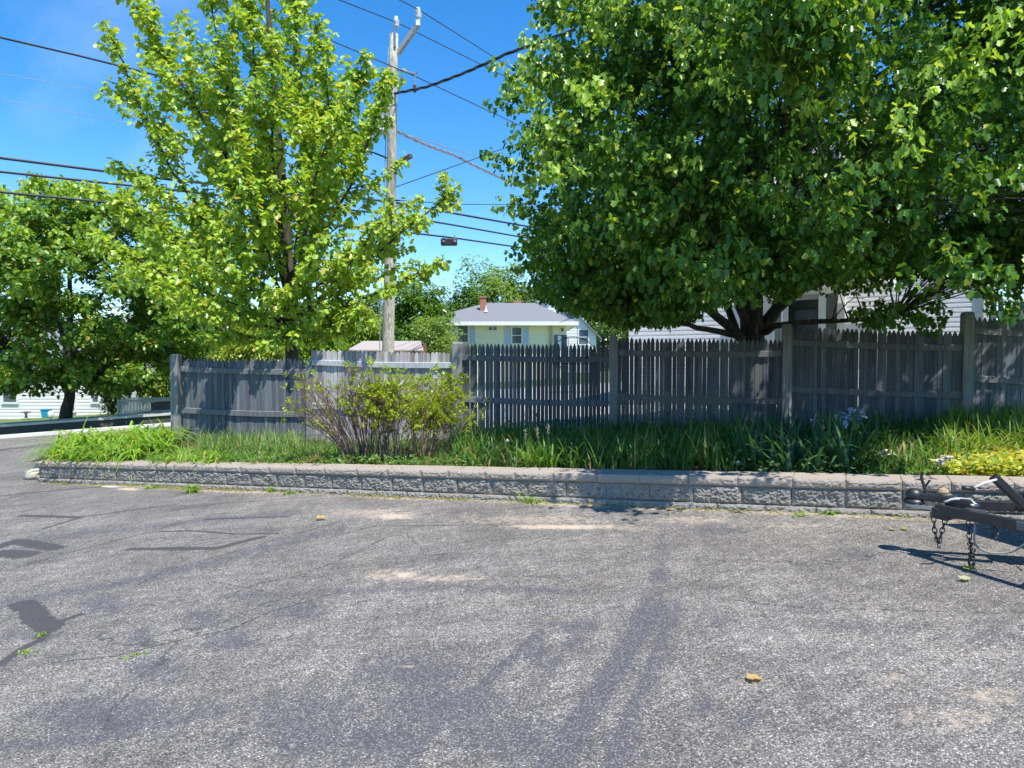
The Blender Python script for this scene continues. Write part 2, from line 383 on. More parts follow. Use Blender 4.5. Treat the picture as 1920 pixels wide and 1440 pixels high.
# grass land sheet to the horizon, a little below the paving
grid_sheet('ground', axis_steps(-900, -60, 60, 900, 2.0, 14), axis_steps(-300, -10, 90, 1800, 2.0, 14),
           lambda X, Y: G(X, Y) - .03, LAWN)
def edgeY(X): return 19.3 + .29 * (X + 13.8)              # far kerb of the street
grid_sheet('driveway', np.arange(-9, 7.01, .02), np.arange(1.5, 12.4, .02), Gw, ASPH, paint,
           keep=lambda c: (c[:, 1] < wallY(c[:, 0]) + .25) | (c[:, 0] < -6.9))
grid_sheet('road', axis_steps(-70, -20, -7.6, 16, .5, 10), np.linspace(0, 1, 40), lambda X, Y: G(X, Y) - .014, ASPH,
           lambda V: np.stack([.1 + 0 * V[:, 0], .22 + 0 * V[:, 0], 0 * V[:, 0]], 1),
           warp=lambda X, S: -10 + S * (np.where(X < -7.7, np.minimum(edgeY(X), 21), wallY(np.clip(X, -9, 9)) + .1) + 10))
grid_sheet('neighbour_drive', np.arange(-2.5, 9, .5), np.linspace(12.0, 32, 30), lambda X, Y: G(X, Y) + .02, CONC)

# ---------------------------------------------------------------- raised bed soil
grid_sheet('garden_soil', np.arange(-7.3, 6.2, .09), np.linspace(0, 1, 46), lambda X, Y: BZ(X, Y) + .03 * np.sin(X * 5.1 + Y * 3) * np.cos(Y * 4.3 - X), SOIL,
           warp=lambda X, S: wallY(X) + .27 + S * (fenceY(X) + 1.0 - wallY(X) - .27))

# ---------------------------------------------------------------- block retaining wall
def nz3(x, y, z): return mnoise.noise(Vector((x, y, z)))
class Blocks:
    """split-faced blocks laid along a line; u along, n out, z up"""
    def __init__(s): s.V = []; s.F = []
    def block(s, p0, d, n, u0, u1, z0, z1, depth, rough, seed, cap=False):
        du = .011; nu = max(6, int((u1 - u0) / du)); nvv = max(5, int((z1 - z0) / .0105))
        base = len(s.V); grid = []
        for j in range(nvv + 1):
            for i in range(nu + 1):
                fu = i / nu; fv = j / nvv; u = u0 + (u1 - u0) * fu; z = z0 + (z1 - z0) * fv
                e = min(fu, 1 - fu) * (u1 - u0) / .03; e2 = min(fv, 1 - fv) * (z1 - z0) / .018
                k = min(1, e, e2)
                a = nz3(u * 9 + seed, z * 14, seed * 3.1) * .6 + abs(nz3(u * 26 + z * 12, z * 40 + seed, 4.2)) * -1.3 + .25 + nz3(u * 60, z * 70, seed) * .45
                o = k * (.016 + rough * a) if k > 0 else 0
                P = p0 + d * u + n * o + Vector((0, 0, z + G(0, 0) * 0)); P.z += zbase(P)
                grid.append(len(s.V)); s.V.append(tuple(P))
        w_ = nu + 1
        for j in range(nvv):
            for i in range(nu): s.F.append((grid[j * w_ + i], grid[j * w_ + i + 1], grid[(j + 1) * w_ + i + 1], grid[(j + 1) * w_ + i]))
        # top sheet and ends
        back = []
        for j, z in ((0, z0), (1, z1)):
            for i in range(nu + 1):
                u = u0 + (u1 - u0) * i / nu; P = p0 + d * u - n * depth + Vector((0, 0, z)); P.z += zbase(P); back.append(len(s.V)); s.V.append(tuple(P))
        top = grid[nvv * w_:]
        for i in range(nu): s.F.append((top[i], top[i + 1], back[w_ + i + 1], back[w_ + i]))
        s.F.append((grid[0], *[grid[j * w_] for j in range(1, nvv + 1)], back[w_], back[0]))
        s.F.append((back[nu], back[w_ + nu], *[grid[j * w_ + nu] for j in range(nvv, -1, -1)]))
    def build(s, name, mat, parent):
        m = MB(); m.v = s.V; m.f = s.F; return m.build(name, mat, parent)
def zbase(P): return float(G(P.x, P.y))
wall = empty('retaining_wall', (-6.7, 10.05, float(G(-6.7, 10.05))), 0, 'low grey split-face concrete block wall with tan caps along the driveway', 'retaining wall')
pA = Vector((-6.73, wallY(-6.73), 0)); pB = Vector((5.2, wallY(5.2), 0)); dW = (pB - pA).normalized(); nW = Vector((-dW.y, dW.x, 0)); nW = -nW if nW.y > 0 else nW
LW = (pB - pA).length
courses = [('base_course', -.10, .052, .40, .2, BLOCK, .02, .018), ('block_course', .054, .204, .40, 0, BLOCK, .0, .020), ('cap_course', .208, .285, .40, .13, CAPM, .012, .010)]
pC = Vector((-7.35, 12.3, 0)); dC = (pA - pC).normalized(); nC = Vector((dC.y, -dC.x, 0)); nC = nC if nC.x < 0 else -nC
for name, z0, z1, bl, off, mt, prot, rough in courses:
    B = Blocks(); u = -off; k = 0
    while u < LW:
        l = bl * random.uniform(.97, 1.03) if name != 'cap_course' else random.choice([.40, .42, .33, .44])
        jit = Vector((0, 0, 0)) + nW * random.uniform(-.004, .006)
        B.block(pA + nW * prot + jit, dW, nW, max(u, 0) + .0022, min(u + l, LW) - .0022, z0 + random.uniform(-.001, .001), z1 + random.uniform(-.0015, .0015), .27, rough, k * 1.7 + z0 * 30)
        u += l; k += 1
    LC = (pA - pC).length; u = 0
    while u < LC - .02:
        B.block(pC + nC * prot, dC, nC, u + .002, min(u + .4, LC - .004) - .002, z0, z1, .27, rough, k * 1.7); u += .4; k += 1
    B.build(name, mt, wall)

# pale boulder at the wall corner
def boulder(name, c, r, mat, label, sc=(1, .9, .7), seed=1, cat='stone', group=None):
    V = []; Fs = []; n = 14
    for i in range(n + 1):
        for j in range(2 * n):
            a = math.pi * i / n; b_ = math.pi * j / n
            d = Vector((math.sin(a) * math.cos(b_), math.sin(a) * math.sin(b_), math.cos(a)))
            k = 1 + .22 * nz3(*(d * 1.6 + Vector((seed, 0, 0)))) + .08 * nz3(*(d * 5 + Vector((0, seed, 0))))
            V.append((c[0] + d.x * r * sc[0] * k, c[1] + d.y * r * sc[1] * k, c[2] + d.z * r * sc[2] * k))
    for i in range(n):
        for j in range(2 * n): Fs.append((i * 2 * n + j, i * 2 * n + (j + 1) % (2 * n), (i + 1) * 2 * n + (j + 1) % (2 * n), (i + 1) * 2 * n + j))
    m = MB(); m.v = V; m.f = Fs; o = m.build(name, mat, None, True); return tag(o, label, cat, group)
PALE = rockface('pale_stone', (.50, .45, .36), (.64, .58, .48), (.45, .42, .33))
p = ground(62, 897); boulder('boulder', (p[0], p[1], p[2] + .06), .13, PALE, 'small pale yellowish boulder on the asphalt at the left corner of the block wall', seed=3)
p = ground(78, 868, .2); boulder('boulder', (p[0], p[1] + .1, p[2] - .08), .14, PALE, 'pale flat stone leaning on the back of the block wall at its left end', sc=(1.2, .8, .6), seed=8)
p = ground(208, 913); boulder('stone_chip', (p[0], p[1], p[2] + .003), .11, CONC, 'flat white stone flake lying on the asphalt before the left half of the wall', sc=(1, .35, .1), seed=5)

# ---------------------------------------------------------------- stockade fence
fence = empty('picket_fence', tuple(fence_at(335, 826)), 0, 'weathered grey wooden stockade fence in six stepped panels behind the planting bed', 'fence')
PANEL_SUN_SHADE = [.64, 1.7, .56, .60, .70, .80]  # sun and shade put into the wood colour, panel by panel
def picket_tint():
    k = random.uniform(.60, 1.22) * PANEL_SUN_SHADE[pi]; return (k * random.uniform(.94, 1.06) * (1.06 if pi == 1 else .93), k, k * random.uniform(.96, 1.08) * (.93 if pi == 1 else 1.10))  # second panel warmed as if sunlit, the others blued as if shaded
def tinted(name, V, Fs, T, mat, parent):
    me = bpy.data.meshes.new(name); me.from_pydata(V, [], Fs); me.update()
    a = me.attributes.new('tint', 'FLOAT_COLOR', 'POINT'); c = np.ones((len(V), 4), dtype=np.float32); c[:, :3] = T; a.data.foreach_set('color', c.ravel())
    return mesh_obj(name, me, mat, parent)
dF = Vector((1, -.1454, 0)).normalized(); nF = Vector((dF.y, -dF.x, 0)).normalized()
if nF.y > 0: nF = -nF                                     # towards the driveway
panels = [  # x0,x1, tip0,tip1, rail0,rail1, mid0,mid1, pitch, gap, style
 (341, 577, 673, 672, 692, 697, 769, 777, .0640, .0035, 'point'),
 (583, 851, 656, 662, 679, 685, 761, 768, .0660, .004, 'dog'),
 (866, 1142, 644, 646, 670, 674, 748, 757, .0625, .0062, 'point'),
 (1157, 1466, 633, 636, 661, 663, 744, 752, .0635, .0045, 'point'),
 (1483, 1804, 613, 622, 642, 652, 729, 741, .0650, .0038, 'point'),
 (1822, 2010, 594, 601, 620, 626, 709, 716, .0650, .0035, 'point')]
for pi, (x0, x1, t0, t1, r0, r1, m0, m1, pitch, gap, style) in enumerate(panels):
    a = Vector(fence_at(x0, 700)); b = Vector(fence_at(x1, 700)); a.z = b.z = 0; Lp = (b - a).length
    zt0, zt1 = fence_at(x0, t0)[2], fence_at(x1, t1)[2]
    V = []; Fs = []; T = []; n = int(Lp / pitch); th = .019
    for i in range(n + 1):
        f = (i + .5) / (n + 1); c = a + (b - a) * f - nF * (.032 + random.uniform(-.002, .002)); wd = pitch - gap + random.uniform(-.002, .002)
        if gap < .003: wd = pitch + .0005
        zt = zt0 + (zt1 - zt0) * f + random.gauss(0, .006); zb = zt - 1.83 + random.uniform(-.01, .01)
        lean = random.gauss(0, .004)
        prof = [(-.5, 0), (-.5, -.075), (-.36, -.035), (-.14, -.008), (0, 0), (.14, -.008), (.36, -.035), (.5, -.075)]
        if style == 'dog': prof = [(-.5, 0), (-.5, -.055), (-.4, -.02), (-.2, -.003), (0, 0), (.2, -.003), (.4, -.02), (.5, -.055)]
        else: prof = [(-.5, 0), (-.5, -.085), (-.4, -.05), (-.16, -.012), (0, 0), (.16, -.012), (.4, -.05), (.5, -.085)]
        pts = [(q[0] * wd + lean, zt + q[1]) for q in prof[1:]] + [(.5 * wd, zb), (-.5 * wd, zb)]
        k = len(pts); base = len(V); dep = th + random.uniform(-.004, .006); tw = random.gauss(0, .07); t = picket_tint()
        for s_ in (0, 1):
            for (q, z) in pts:
                P = c + dF * q + nF * (s_ * dep + q * tw); V.append((P.x, P.y, z)); T.append(t)
        Fs.append(tuple(base + k + j for j in range(k))); Fs.append(tuple(base + j for j in range(k - 1, -1, -1)))
        for j in range(k): Fs.append((base + j, base + (j + 1) % k, base + k + (j + 1) % k, base + k + j))
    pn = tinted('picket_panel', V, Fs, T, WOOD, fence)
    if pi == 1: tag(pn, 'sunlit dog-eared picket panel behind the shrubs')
    for (q0, q1) in ((r0, r1), (m0, m1), (m0 + (m0 - r0) * .98, m1 + (m1 - r1) * .98)):
        za, zb = fence_at(x0, q0)[2], fence_at(x1, q1)[2]
        m = MB(); prev = None; S = 8
        pts = [a + (b - a) * (i / S) + nF * .008 + Vector((0, 0, za + (zb - za) * i / S - .018 * math.sin(math.pi * i / S))) for i in range(S + 1)]
        vs = []
        for P in pts:
            for (o, z) in ((-.018, -.043), (.018, -.043), (.018, .038), (.006, .046), (-.018, .046)): vs.append(tuple(P + nF * o + Vector((0, 0, z))))
        fs = [(i * 5 + j, i * 5 + (j + 1) % 5, i * 5 + 5 + (j + 1) % 5, i * 5 + 5 + j) for i in range(S) for j in range(5)] + [(4, 3, 2, 1, 0), tuple(S * 5 + j for j in range(5))]
        k = random.uniform(.85, 1.05) * (PANEL_SUN_SHADE[pi] + .12)
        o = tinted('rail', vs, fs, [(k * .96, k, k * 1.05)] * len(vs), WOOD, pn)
for (px, top, wd) in ((329, 664, .135), (580, 674, .10), (858, 641, .15), (1150, 630, .125), (1475, 608, .13), (1813, 585, .135)):
    P = fence_at(px, 700); zt = fence_at(px, top)[2]; m = MB(); c = Vector((P[0], P[1], 0)) - nF * .02
    rz = math.atan2(dF.y, dF.x); zb = float(BZ(P[0], P[1])) - .3; h = wd / 2
    lay = [(zb, h), (zt - .03, h), (zt, h * .8)]; vs = []
    for z, hh in lay:
        for i, j in ((-1, -1), (1, -1), (1, 1), (-1, 1)):
            q = c + dF * (i * hh) + nF * (j * hh); vs.append((q.x, q.y, z))
    fs = [(l * 4 + j, l * 4 + (j + 1) % 4, l * 4 + 4 + (j + 1) % 4, l * 4 + 4 + j) for l in range(2) for j in range(4)] + [(8, 9, 10, 11), (3, 2, 1, 0)]
    k = random.uniform(1.0, 1.2); tinted('post', vs, fs, [(k, k, k * .97)] * len(vs), WOOD, fence)

# ---------------------------------------------------------------- foliage machinery
# maple-like leaf: folded along its midrib, tip droops
MAPLE = np.array([(0, 0, 0), (.50, .24, 0), (.27, .42, 0), (.40, .76, 0), (0, 1.05, 0), (-.40, .76, 0), (-.27, .42, 0), (-.50, .24, 0)])
MAPLE_F = [(0, 1, 2, 3, 4), (0, 4, 5, 6, 7)]
OVAL = np.array([(0, 0, 0), (.24, .45, 0), (0, 1, 0), (-.24, .45, 0)]); OVAL_F = [(0, 1, 2, 3)]
def unit(v): return v / np.maximum(np.linalg.norm(v, axis=-1, keepdims=True), 1e-9)
def leaves(name, P, tipdir, nrm, size, colA, colB, mat, parent=None, tmpl='maple', fold=.28, droop=.25, bias=None, yellow=None, seed=1):
    """P,tipdir,nrm (n,3); size (n,)"""
    r = np.random.default_rng(seed); n = len(P)
    T, Fs = (MAPLE, MAPLE_F) if tmpl == 'maple' else (OVAL, OVAL_F)
    y = unit(tipdir); x = unit(np.cross(y, nrm)); z = np.cross(x, y)
    fo = fold * r.uniform(.3, 1.6, n); dr = droop * r.uniform(.3, 1.8, n)
    lx = T[:, 0][None] * r.uniform(.85, 1.1, n)[:, None]; ly = np.repeat(T[:, 1][None], n, 0)
    lz = np.abs(T[:, 0])[None] * fo[:, None] - (ly ** 2) * dr[:, None]
    V = P[:, None, :] + size[:, None, None] * (lx[..., None] * x[:, None] + ly[..., None] * y[:, None] + lz[..., None] * z[:, None])
    k = T.shape[0]; Fa = (np.arange(n)[:, None, None] * k + np.array(Fs)[None]).reshape(-1, len(Fs[0]))
    t = r.random(n) if bias is None else np.clip(bias + r.normal(0, .18, n), 0, 1)
    c = np.array(colA)[None] * (1 - t[:, None]) + np.array(colB)[None] * t[:, None]; c = c * r.uniform(.8, 1.2, n)[:, None]
    if yellow is not None:
        m = r.random(n) < yellow[0]; c[m] = np.array(yellow[1]) * r.uniform(.8, 1.2, m.sum())[:, None]
    me = fast_mesh(name, V.reshape(-1, 3), Fa, np.repeat(c, k, 0)); return mesh_obj(name, me, mat, parent)
def shoot_leaves(C, D, r, n, spread, size, hang=.55, szvar=.25):
    """leaves round a shoot: C (m,3) centre, D (m,3) shoot direction; n leaves each"""
    m = len(C); C = np.repeat(C, n, 0); D = np.repeat(D, n, 0); k = m * n
    a = unit(np.cross(D, r.normal(size=(k, 3)))); s = r.uniform(-1, 1, k)[:, None]
    P = C + D * s * spread * .9 + a * np.abs(r.normal(0, .45, k))[:, None] * spread
    tip = unit(a * .9 + D * .35 + np.array([0, 0, -1]) * (hang * r.uniform(.4, 1.6, k))[:, None])
    nr = unit(np.array([0, 0, 1.]) + a * .35 + r.normal(0, .38, (k, 3)))
    sz = size * (1 + r.uniform(-szvar, szvar, k)); return P, tip, nr, sz
def smoothpath(pts, n):
    pts = np.array(pts, float); k = len(pts)
    if k == 2: return pts[0] + (pts[1] - pts[0]) * np.linspace(0, 1, n)[:, None]
    ext = np.vstack([2 * pts[0] - pts[1], pts, 2 * pts[-1] - pts[-2]]); o = []
    for t in np.linspace(0, k - 1 - 1e-6, n):
        i = int(t); u = t - i; p0, p1, p2, p3 = ext[i:i + 4]
        o.append(.5 * ((2 * p1) + (p2 - p0) * u + (2 * p0 - 5 * p1 + 4 * p2 - p3) * u * u + (3 * p1 - p0 - 3 * p2 + p3) * u ** 3))
    return np.array(o)
def wiggle(path, r, amp):
    n = len(path); w_ = np.cumsum(r.normal(0, 1, (n, 3)), 0); w_ -= np.linspace(0, 1, n)[:, None] * w_[-1]; w_[0] = 0
    return path + w_ * amp

# ---- young maple behind the fence (left of centre)
def branching_maple(name, label, base, trunk_px, limbs, seed, leafsize, colA, colB, yel, perm=95):
    r = np.random.default_rng(seed)
    root = empty(name, tuple(base), 0, label, 'tree')
    tp = np.array([base] + [at(*p) for p in trunk_px]); tp = smoothpath(tp, 24)
    m = MB(); rad = np.interp(np.linspace(0, 1, 24), [0, .08, .4, .8, 1], [.17, .125, .085, .035, .012]); m.tube(wiggle(tp, r, .008), rad, 9); m.build('trunk', BARK, root, True)
    mb = MB(); SC = []; SD = []
    for li, (pts, r0) in enumerate(limbs):
        P = smoothpath([at(*p) for p in pts], 16); P = wiggle(P, r, .02)
        mb.tube(P, np.linspace(r0, .006, 16), 6)
        Ls = np.linalg.norm(P[1:] - P[:-1], axis=1).sum(); nside = int(Ls * 5.0)
        for k in range(nside):
            f = r.uniform(.16, .97); x = f * 15; i = int(x); q = P[i] + (P[i + 1] - P[i]) * (x - i); d = unit(P[i + 1] - P[i])
            a = unit(np.cross(d, r.normal(size=3))); sdv = unit(d * .75 + a * .8 + np.array([0, 0, .25]))
            ln = (Ls * .30 * (1 - f) ** .8 + .13) * r.uniform(.5, 1.2); ln = min(ln, 1.25)
            end = q + sdv * ln + np.array([0, 0, .12 * ln]); S = smoothpath([q, q + sdv * ln * .5 + r.normal(0, .03, 3), end], 6)
            mb.tube(S, np.linspace(.012 * (1.2 - f) + .004, .002, 6), 4)
            ns = max(1, int(ln / .085))
            for j in range(ns):
                u = .22 + .78 * (j + r.random()) / ns; x2 = min(u, .999) * 5; i2 = int(x2); SC.append(S[i2] + (S[i2 + 1] - S[i2]) * (x2 - i2)); SD.append(unit(S[i2 + 1] - S[i2]))
        nm = int(Ls * .72 / .07)
        for j in range(nm):
            u = .34 + .66 * j / nm; x2 = min(u, .999) * 15; i2 = int(x2); SC.append(P[i2] + (P[i2 + 1] - P[i2]) * (x2 - i2)); SD.append(unit(P[i2 + 1] - P[i2]))
    mb.build('branches', BARK, root, True)
    SC = np.array(SC) + r.normal(0, .025, (len(SC), 3)); SD = np.array(SD)
    Pp, tip, nr, sz = shoot_leaves(SC, SD, r, 6, .088, leafsize)
    leaves('crown', Pp, tip, nr, sz, colA, colB, LEAF, root, yellow=yel, seed=seed)
    print(name, 'leaves', len(Pp)); return root
Y2 = 12.6
b2 = at(548, 700, Y2); b2[2] = float(G(b2[0], b2[1])) - .1
limbs2 = [
 ([(546, 640, Y2), (500, 632, 12.3), (450, 628, 11.9), (400, 632, 11.6)], .025),
 ([(548, 640, Y2), (590, 640, 12.2), (625, 628, 11.8), (655, 605, 11.6)], .02),
 ([(546, 645, Y2), (530, 640, 12.0), (505, 640, 11.6), (470, 650, 11.5)], .02),
 ([(548, 635, Y2), (560, 622, 12.0), (580, 606, 11.6), (600, 590, 11.4)], .02),
 ([(545, 600, Y2), (470, 500, 12.5), (350, 350, 12.3), (262, 190, 12.1), (195, 40, 12.0)], .045),
 ([(540, 560, Y2), (470, 380, 12.7), (350, 180, 12.9), (228, -30, 13.0)], .05),
 ([(540, 540, Y2), (455, 300, 12.4), (405, 100, 12.2), (370, -150, 12.0)], .05),
 ([(545, 540, Y2), (575, 300, 13.0), (560, 120, 13.3), (540, -120, 13.5)], .05),
 ([(548, 540, Y2), (600, 380, 12.4), (650, 220, 12.1), (690, 95, 12.0)], .04),
 ([(548, 570, Y2), (620, 420, 12.2), (700, 250, 12.0), (735, 140, 12.0)], .04),
 ([(550, 600, Y2), (650, 510, 12.3), (770, 430, 12.0), (865, 345, 11.8)], .045),
 ([(550, 620, Y2), (640, 585, 12.2), (740, 545, 11.8), (832, 485, 11.6)], .04),
 ([(545, 590, Y2), (430, 510, 12.3), (300, 430, 12.0), (160, 345, 11.8)], .045),
 ([(545, 610, Y2), (420, 560, 12.0), (300, 510, 11.6), (160, 430, 11.3)], .04),
 ([(545, 622, Y2), (450, 600, 11.9), (360, 585, 11.4), (280, 545, 11.0)], .03),
 ([(545, 600, Y2), (560, 500, 12.0), (590, 350, 11.4), (640, 190, 11.1)], .04),
 ([(545, 600, Y2), (520, 500, 12.0), (480, 380, 11.3), (430, 230, 10.9)], .04),
 ([(545, 610, Y2), (600, 560, 12.0), (670, 470, 11.4), (720, 400, 11.1)], .03),
 ([(545, 560, Y2), (500, 420, 13.3), (420, 300, 14.0), (300, 170, 14.4)], .04),
 ([(545, 560, Y2), (590, 420, 13.3), (640, 330, 14.0), (690, 260, 14.3)], .04),
 ([(545, 610, Y2), (500, 570, 12.0), (450, 520, 11.2), (400, 450, 10.8)], .03),
 ([(548, 622, Y2), (600, 612, 12.0), (650, 600, 11.5), (690, 575, 11.2)], .025),
 ([(545, 560, Y2), (520, 400, 12.0), (510, 220, 11.5), (520, 60, 11.4)], .04),
 ([(545, 605, Y2), (560, 560, 11.8), (585, 500, 11.2), (610, 440, 10.9)], .03),
 ([(545, 580, Y2), (460, 450, 12.4), (350, 400, 12.3), (215, 300, 12.2)], .04),
 ([(545, 480, Y2), (500, 330, 12.5), (470, 100, 12.4), (455, -130, 12.4)], .045),
 ([(545, 500, Y2), (600, 330, 12.7), (610, 180, 12.8), (585, 20, 12.8)], .04),
 ([(545, 610, Y2), (480, 590, 12.9), (400, 580, 13.4), (330, 560, 13.8)], .03),
 ([(545, 600, Y2), (600, 540, 13.0), (680, 480, 13.4), (780, 400, 13.8)], .035),
 ([(545, 615, Y2), (500, 600, 11.9), (440, 590, 11.4), (390, 600, 11.0)], .025)]
branching_maple('maple_tree', 'young bright yellow-green maple with upswept branches behind the left end of the fence', b2,
    [(545, 600, Y2), (540, 480, Y2), (525, 250, Y2), (505, 0, Y2), (495, -220, Y2)], limbs2, 5, .094, (.20, .36, .045), (.48, .62, .11), (.05, (.55, .50, .08)))

# ---- crown filled with leafy clumps hung on limbs
def clump_tree(name, label, base, trunk, trunk_r, C, crad, per, size, colA, colB, seed, yel=None, tmpl='maple', flat=.7, limbs=None, parts=('trunk', 'branches', 'crown'), hang=.55, cat='tree', bark=None, keepleaf=None, group=None, nshoot=6, centre=None, br=.02, tips=None):
    r = np.random.default_rng(seed); bark = bark or BARK
    root = empty(name, tuple(base), 0, label, cat, group)
    nodes = []; m = MB(); mb = MB()
    if trunk is not None:
        tp = smoothpath(trunk, 14); tp = wiggle(tp, r, trunk_r * .05)
        rad = np.interp(np.linspace(0, 1, 14), [0, .12, .6, 1], [trunk_r * 1.35, trunk_r, trunk_r * .7, trunk_r * .2]); m.tube(tp, rad, 10)
        for i in range(5, 14): nodes.append((tp[i], rad[i]))
        for pts, r0 in (limbs or []):
            P = wiggle(smoothpath(pts, 12), r, .02); rr = np.linspace(r0, .02, 12); mb.tube(P, rr, 7)
            for i in range(3, 12): nodes.append((P[i], rr[i]))
    cen = np.mean(C, 0) if centre is None else np.array(centre)
    if nodes:
        NP = np.array([q for q, _ in nodes]); NR = [q for _, q in nodes]
        for c in C:
            d = np.linalg.norm(NP - c, axis=1) + .35 * np.maximum(0, NP[:, 2] - c[2]); i = int(np.argmin(d)); a = NP[i]
            mid = (a + c) / 2 + np.array([0, 0, .08 * np.linalg.norm(c - a)]) + r.normal(0, .05, 3)
            mb.tube(smoothpath([a, mid, c], 6), np.linspace(min(NR[i] * .4, br * .6), .003, 6), 4)
    if len(m.v): m.build(parts[0], bark, root, True)
    if len(mb.v): mb.build(parts[1], bark, root, True)
    k = len(C); ns = max(1, per // nshoot)
    out_ = unit(C - cen)
    SC = np.repeat(C, ns, 0); O = np.repeat(out_, ns, 0); Cr = np.repeat(crad, ns)
    off = r.normal(0, .5, (k * ns, 3)); off[:, 2] *= flat; SC = SC + off * Cr[:, None]
    SD = unit(O * .8 + off * .8 + np.array([0, 0, .45])[None])
    P, tip, nr, sz = shoot_leaves(SC, SD, r, nshoot, size * 1.15, size, hang)
    if keepleaf is not None:
        kk = keepleaf(P); P, tip, nr, sz = P[kk], tip[kk], nr[kk], sz[kk]
    leaves(parts[2], P, tip, nr, sz, colA, colB, LEAF, root, tmpl=tmpl, yellow=yel, seed=seed)
    if tips:                                              # paler new growth at the ends of the outermost shoots
        nt_, c_, rd_, tA, tB, sk = tips; TP = []
        while len(TP) < nt_:
            d = unit(r.normal(size=3)); 
            if d[2] < -.25 or d[1] > .5: continue
            q = np.array(c_) + d * np.array(rd_) * r.uniform(.92, 1.08)
            if q[2] < c_[2] - .05 * rd_[2] or (sk and sk(q)): continue
            TP.append(q)
        TP = np.array(TP); SC = np.repeat(TP, 6, 0) + r.normal(0, .11, (nt_ * 6, 3)); SD = unit(SC - np.array(c_) + np.array([0, 0, 2.5]))
        P2, t2, n2, s2 = shoot_leaves(SC, SD, r, 7, size * 1.1, size * .95, 1.0)
        if keepleaf is not None: kk = keepleaf(P2); P2, t2, n2, s2 = P2[kk], t2[kk], n2[kk], s2[kk]
        leaves('new_growth', P2, t2, n2, s2, tA, tB, LEAF, root, tmpl=tmpl, seed=seed + 1)
    print(name, 'leaves', len(P)); return root
def ellipsoid_clumps(r, n, cen, rad, lo=.55, zmin=None, lump=.15, skip=None, ls=1.0):
    out_ = []
    while len(out_) < n:
        d = unit(r.normal(size=3)); s_ = lo + (1 - lo) * r.random() ** .6
        s_ *= 1 + lump * nz3(d[0] * 2.2 * ls + cen[0], d[1] * 2.2 * ls, d[2] * 2.2 * ls) * 2
        P = np.array(cen) + d * np.array(rad) * s_
        if zmin is not None and P[2] < (zmin(P[0], P[1]) if callable(zmin) else zmin): continue
        if skip is not None and skip(P): continue
        out_.append(P)
    return np.array(out_)
r3 = np.random.default_rng(3)
b3 = at(1415, 700, 11.9); b3[2] = float(G(b3[0], b3[1])) - .1
cen3 = (4.55, 9.0, 3.3); rad3 = (4.55, 4.0, 5.9)
def skip3(P):
    px, py = project(P)
    if px < 958 + max(0, 110 - py) * .5: return True
    if px < 1010 and py > 520: return True
    # low right side hangs a little, centre stays open round the trunk
    if 1320 < px <= 1500 and py > 528: return True
    if px > 1500 and py > 508 + 22 * math.sin(px * .021): return True
    if 1000 < px <= 1320 and py > 615: return True
    # a hole in the crown over the right end of the bed lets the sun in
    t = (P[2] - .75) / SUN.z; gx = P[0] - SUN.x * t; gy = P[1] - SUN.y * t
    if ((gx - 4.15) / .85) ** 2 + ((gy - 6.2) / 1.3) ** 2 < 1: return True
    return False
def zmin3(x, y): return 1.85 + .055 * abs(x - 3.7) + .05 * max(0, 8 - y)
C3 = ellipsoid_clumps(r3, 1050, cen3, rad3, .5, zmin3, .14, skip3, 2.2)
C3b = ellipsoid_clumps(r3, 130, (2.5, 9.2, 2.6), (2.4, 2.0, .85), .1, 1.75, .1, skip3)
shadow_bough = np.array([[1.99 + a * .26, 5.22 + b * .2, 3.9 + c * .22] for a, b, c in r3.normal(0, .75, (13, 3))])  # outlying leaf clumps added to throw a shadow on the wall face
C3c = ellipsoid_clumps(r3, 90, (6.0, 8.6, 2.75), (2.3, 1.9, .7), .1, 2.1, .1, skip3)
C3c = np.vstack([C3c, [at(px, py, 8.2 + q * .5) for q, (px, py) in enumerate([(1640, 585), (1700, 575), (1745, 600), (1665, 600), (1620, 560), (1770, 560), (1850, 555), (1885, 585), (1560, 560)])]])
C3 = np.vstack([C3, C3b, C3c, shadow_bough])

tt = lambda x, y, z: np.array([x, y, z])
T3 = [b3, at(1412, 640, 11.9), at(1408, 560, 11.8), at(1402, 470, 11.4), at(1395, 330, 10.6), at(1400, 120, 10)]
L3 = [([at(1405, 560, 11.8), at(1420, 400, 9.5), np.array([2.4, 6.2, 4.0]), np.array([2.0, 5.25, 3.9])], .05),
      ([at(1400, 645, 11.9), at(1370, 610, 11.6), at(1300, 560, 10.8), at(1180, 520, 10.0)], .11),
      ([at(1395, 640, 11.9), at(1362, 580, 12), at(1340, 520, 12.2), at(1300, 400, 12.4)], .08),
      ([at(1405, 620, 11.9), at(1385, 560, 11.4), at(1350, 440, 10.2), at(1250, 250, 9)], .09),
      ([at(1420, 620, 11.9), at(1470, 570, 11.8), at(1540, 510, 11.2), at(1700, 420, 10.4)], .11),
      ([at(1425, 610, 11.9), at(1480, 545, 12.4), at(1560, 440, 12.6), at(1650, 300, 12.6)], .09),
      ([at(1420, 625, 11.9), at(1480, 605, 11.0), at(1570, 600, 10.0), at(1680, 590, 9)], .06),
      ([at(1405, 640, 11.9), at(1330, 620, 11.3), at(1260, 600, 10.5), at(1140, 585, 9.6)], .06),
      ([at(1410, 560, 11.8), at(1430, 440, 10.8), at(1480, 300, 9), at(1560, 150, 7.6)], .08),
      ([at(1405, 560, 11.8), at(1380, 480, 10.5), at(1330, 420, 8.6), at(1280, 360, 7)], .06),
      ([at(1412, 570, 11.8), at(1450, 500, 10.3), at(1520, 450, 8.6), at(1640, 400, 7)], .06)]
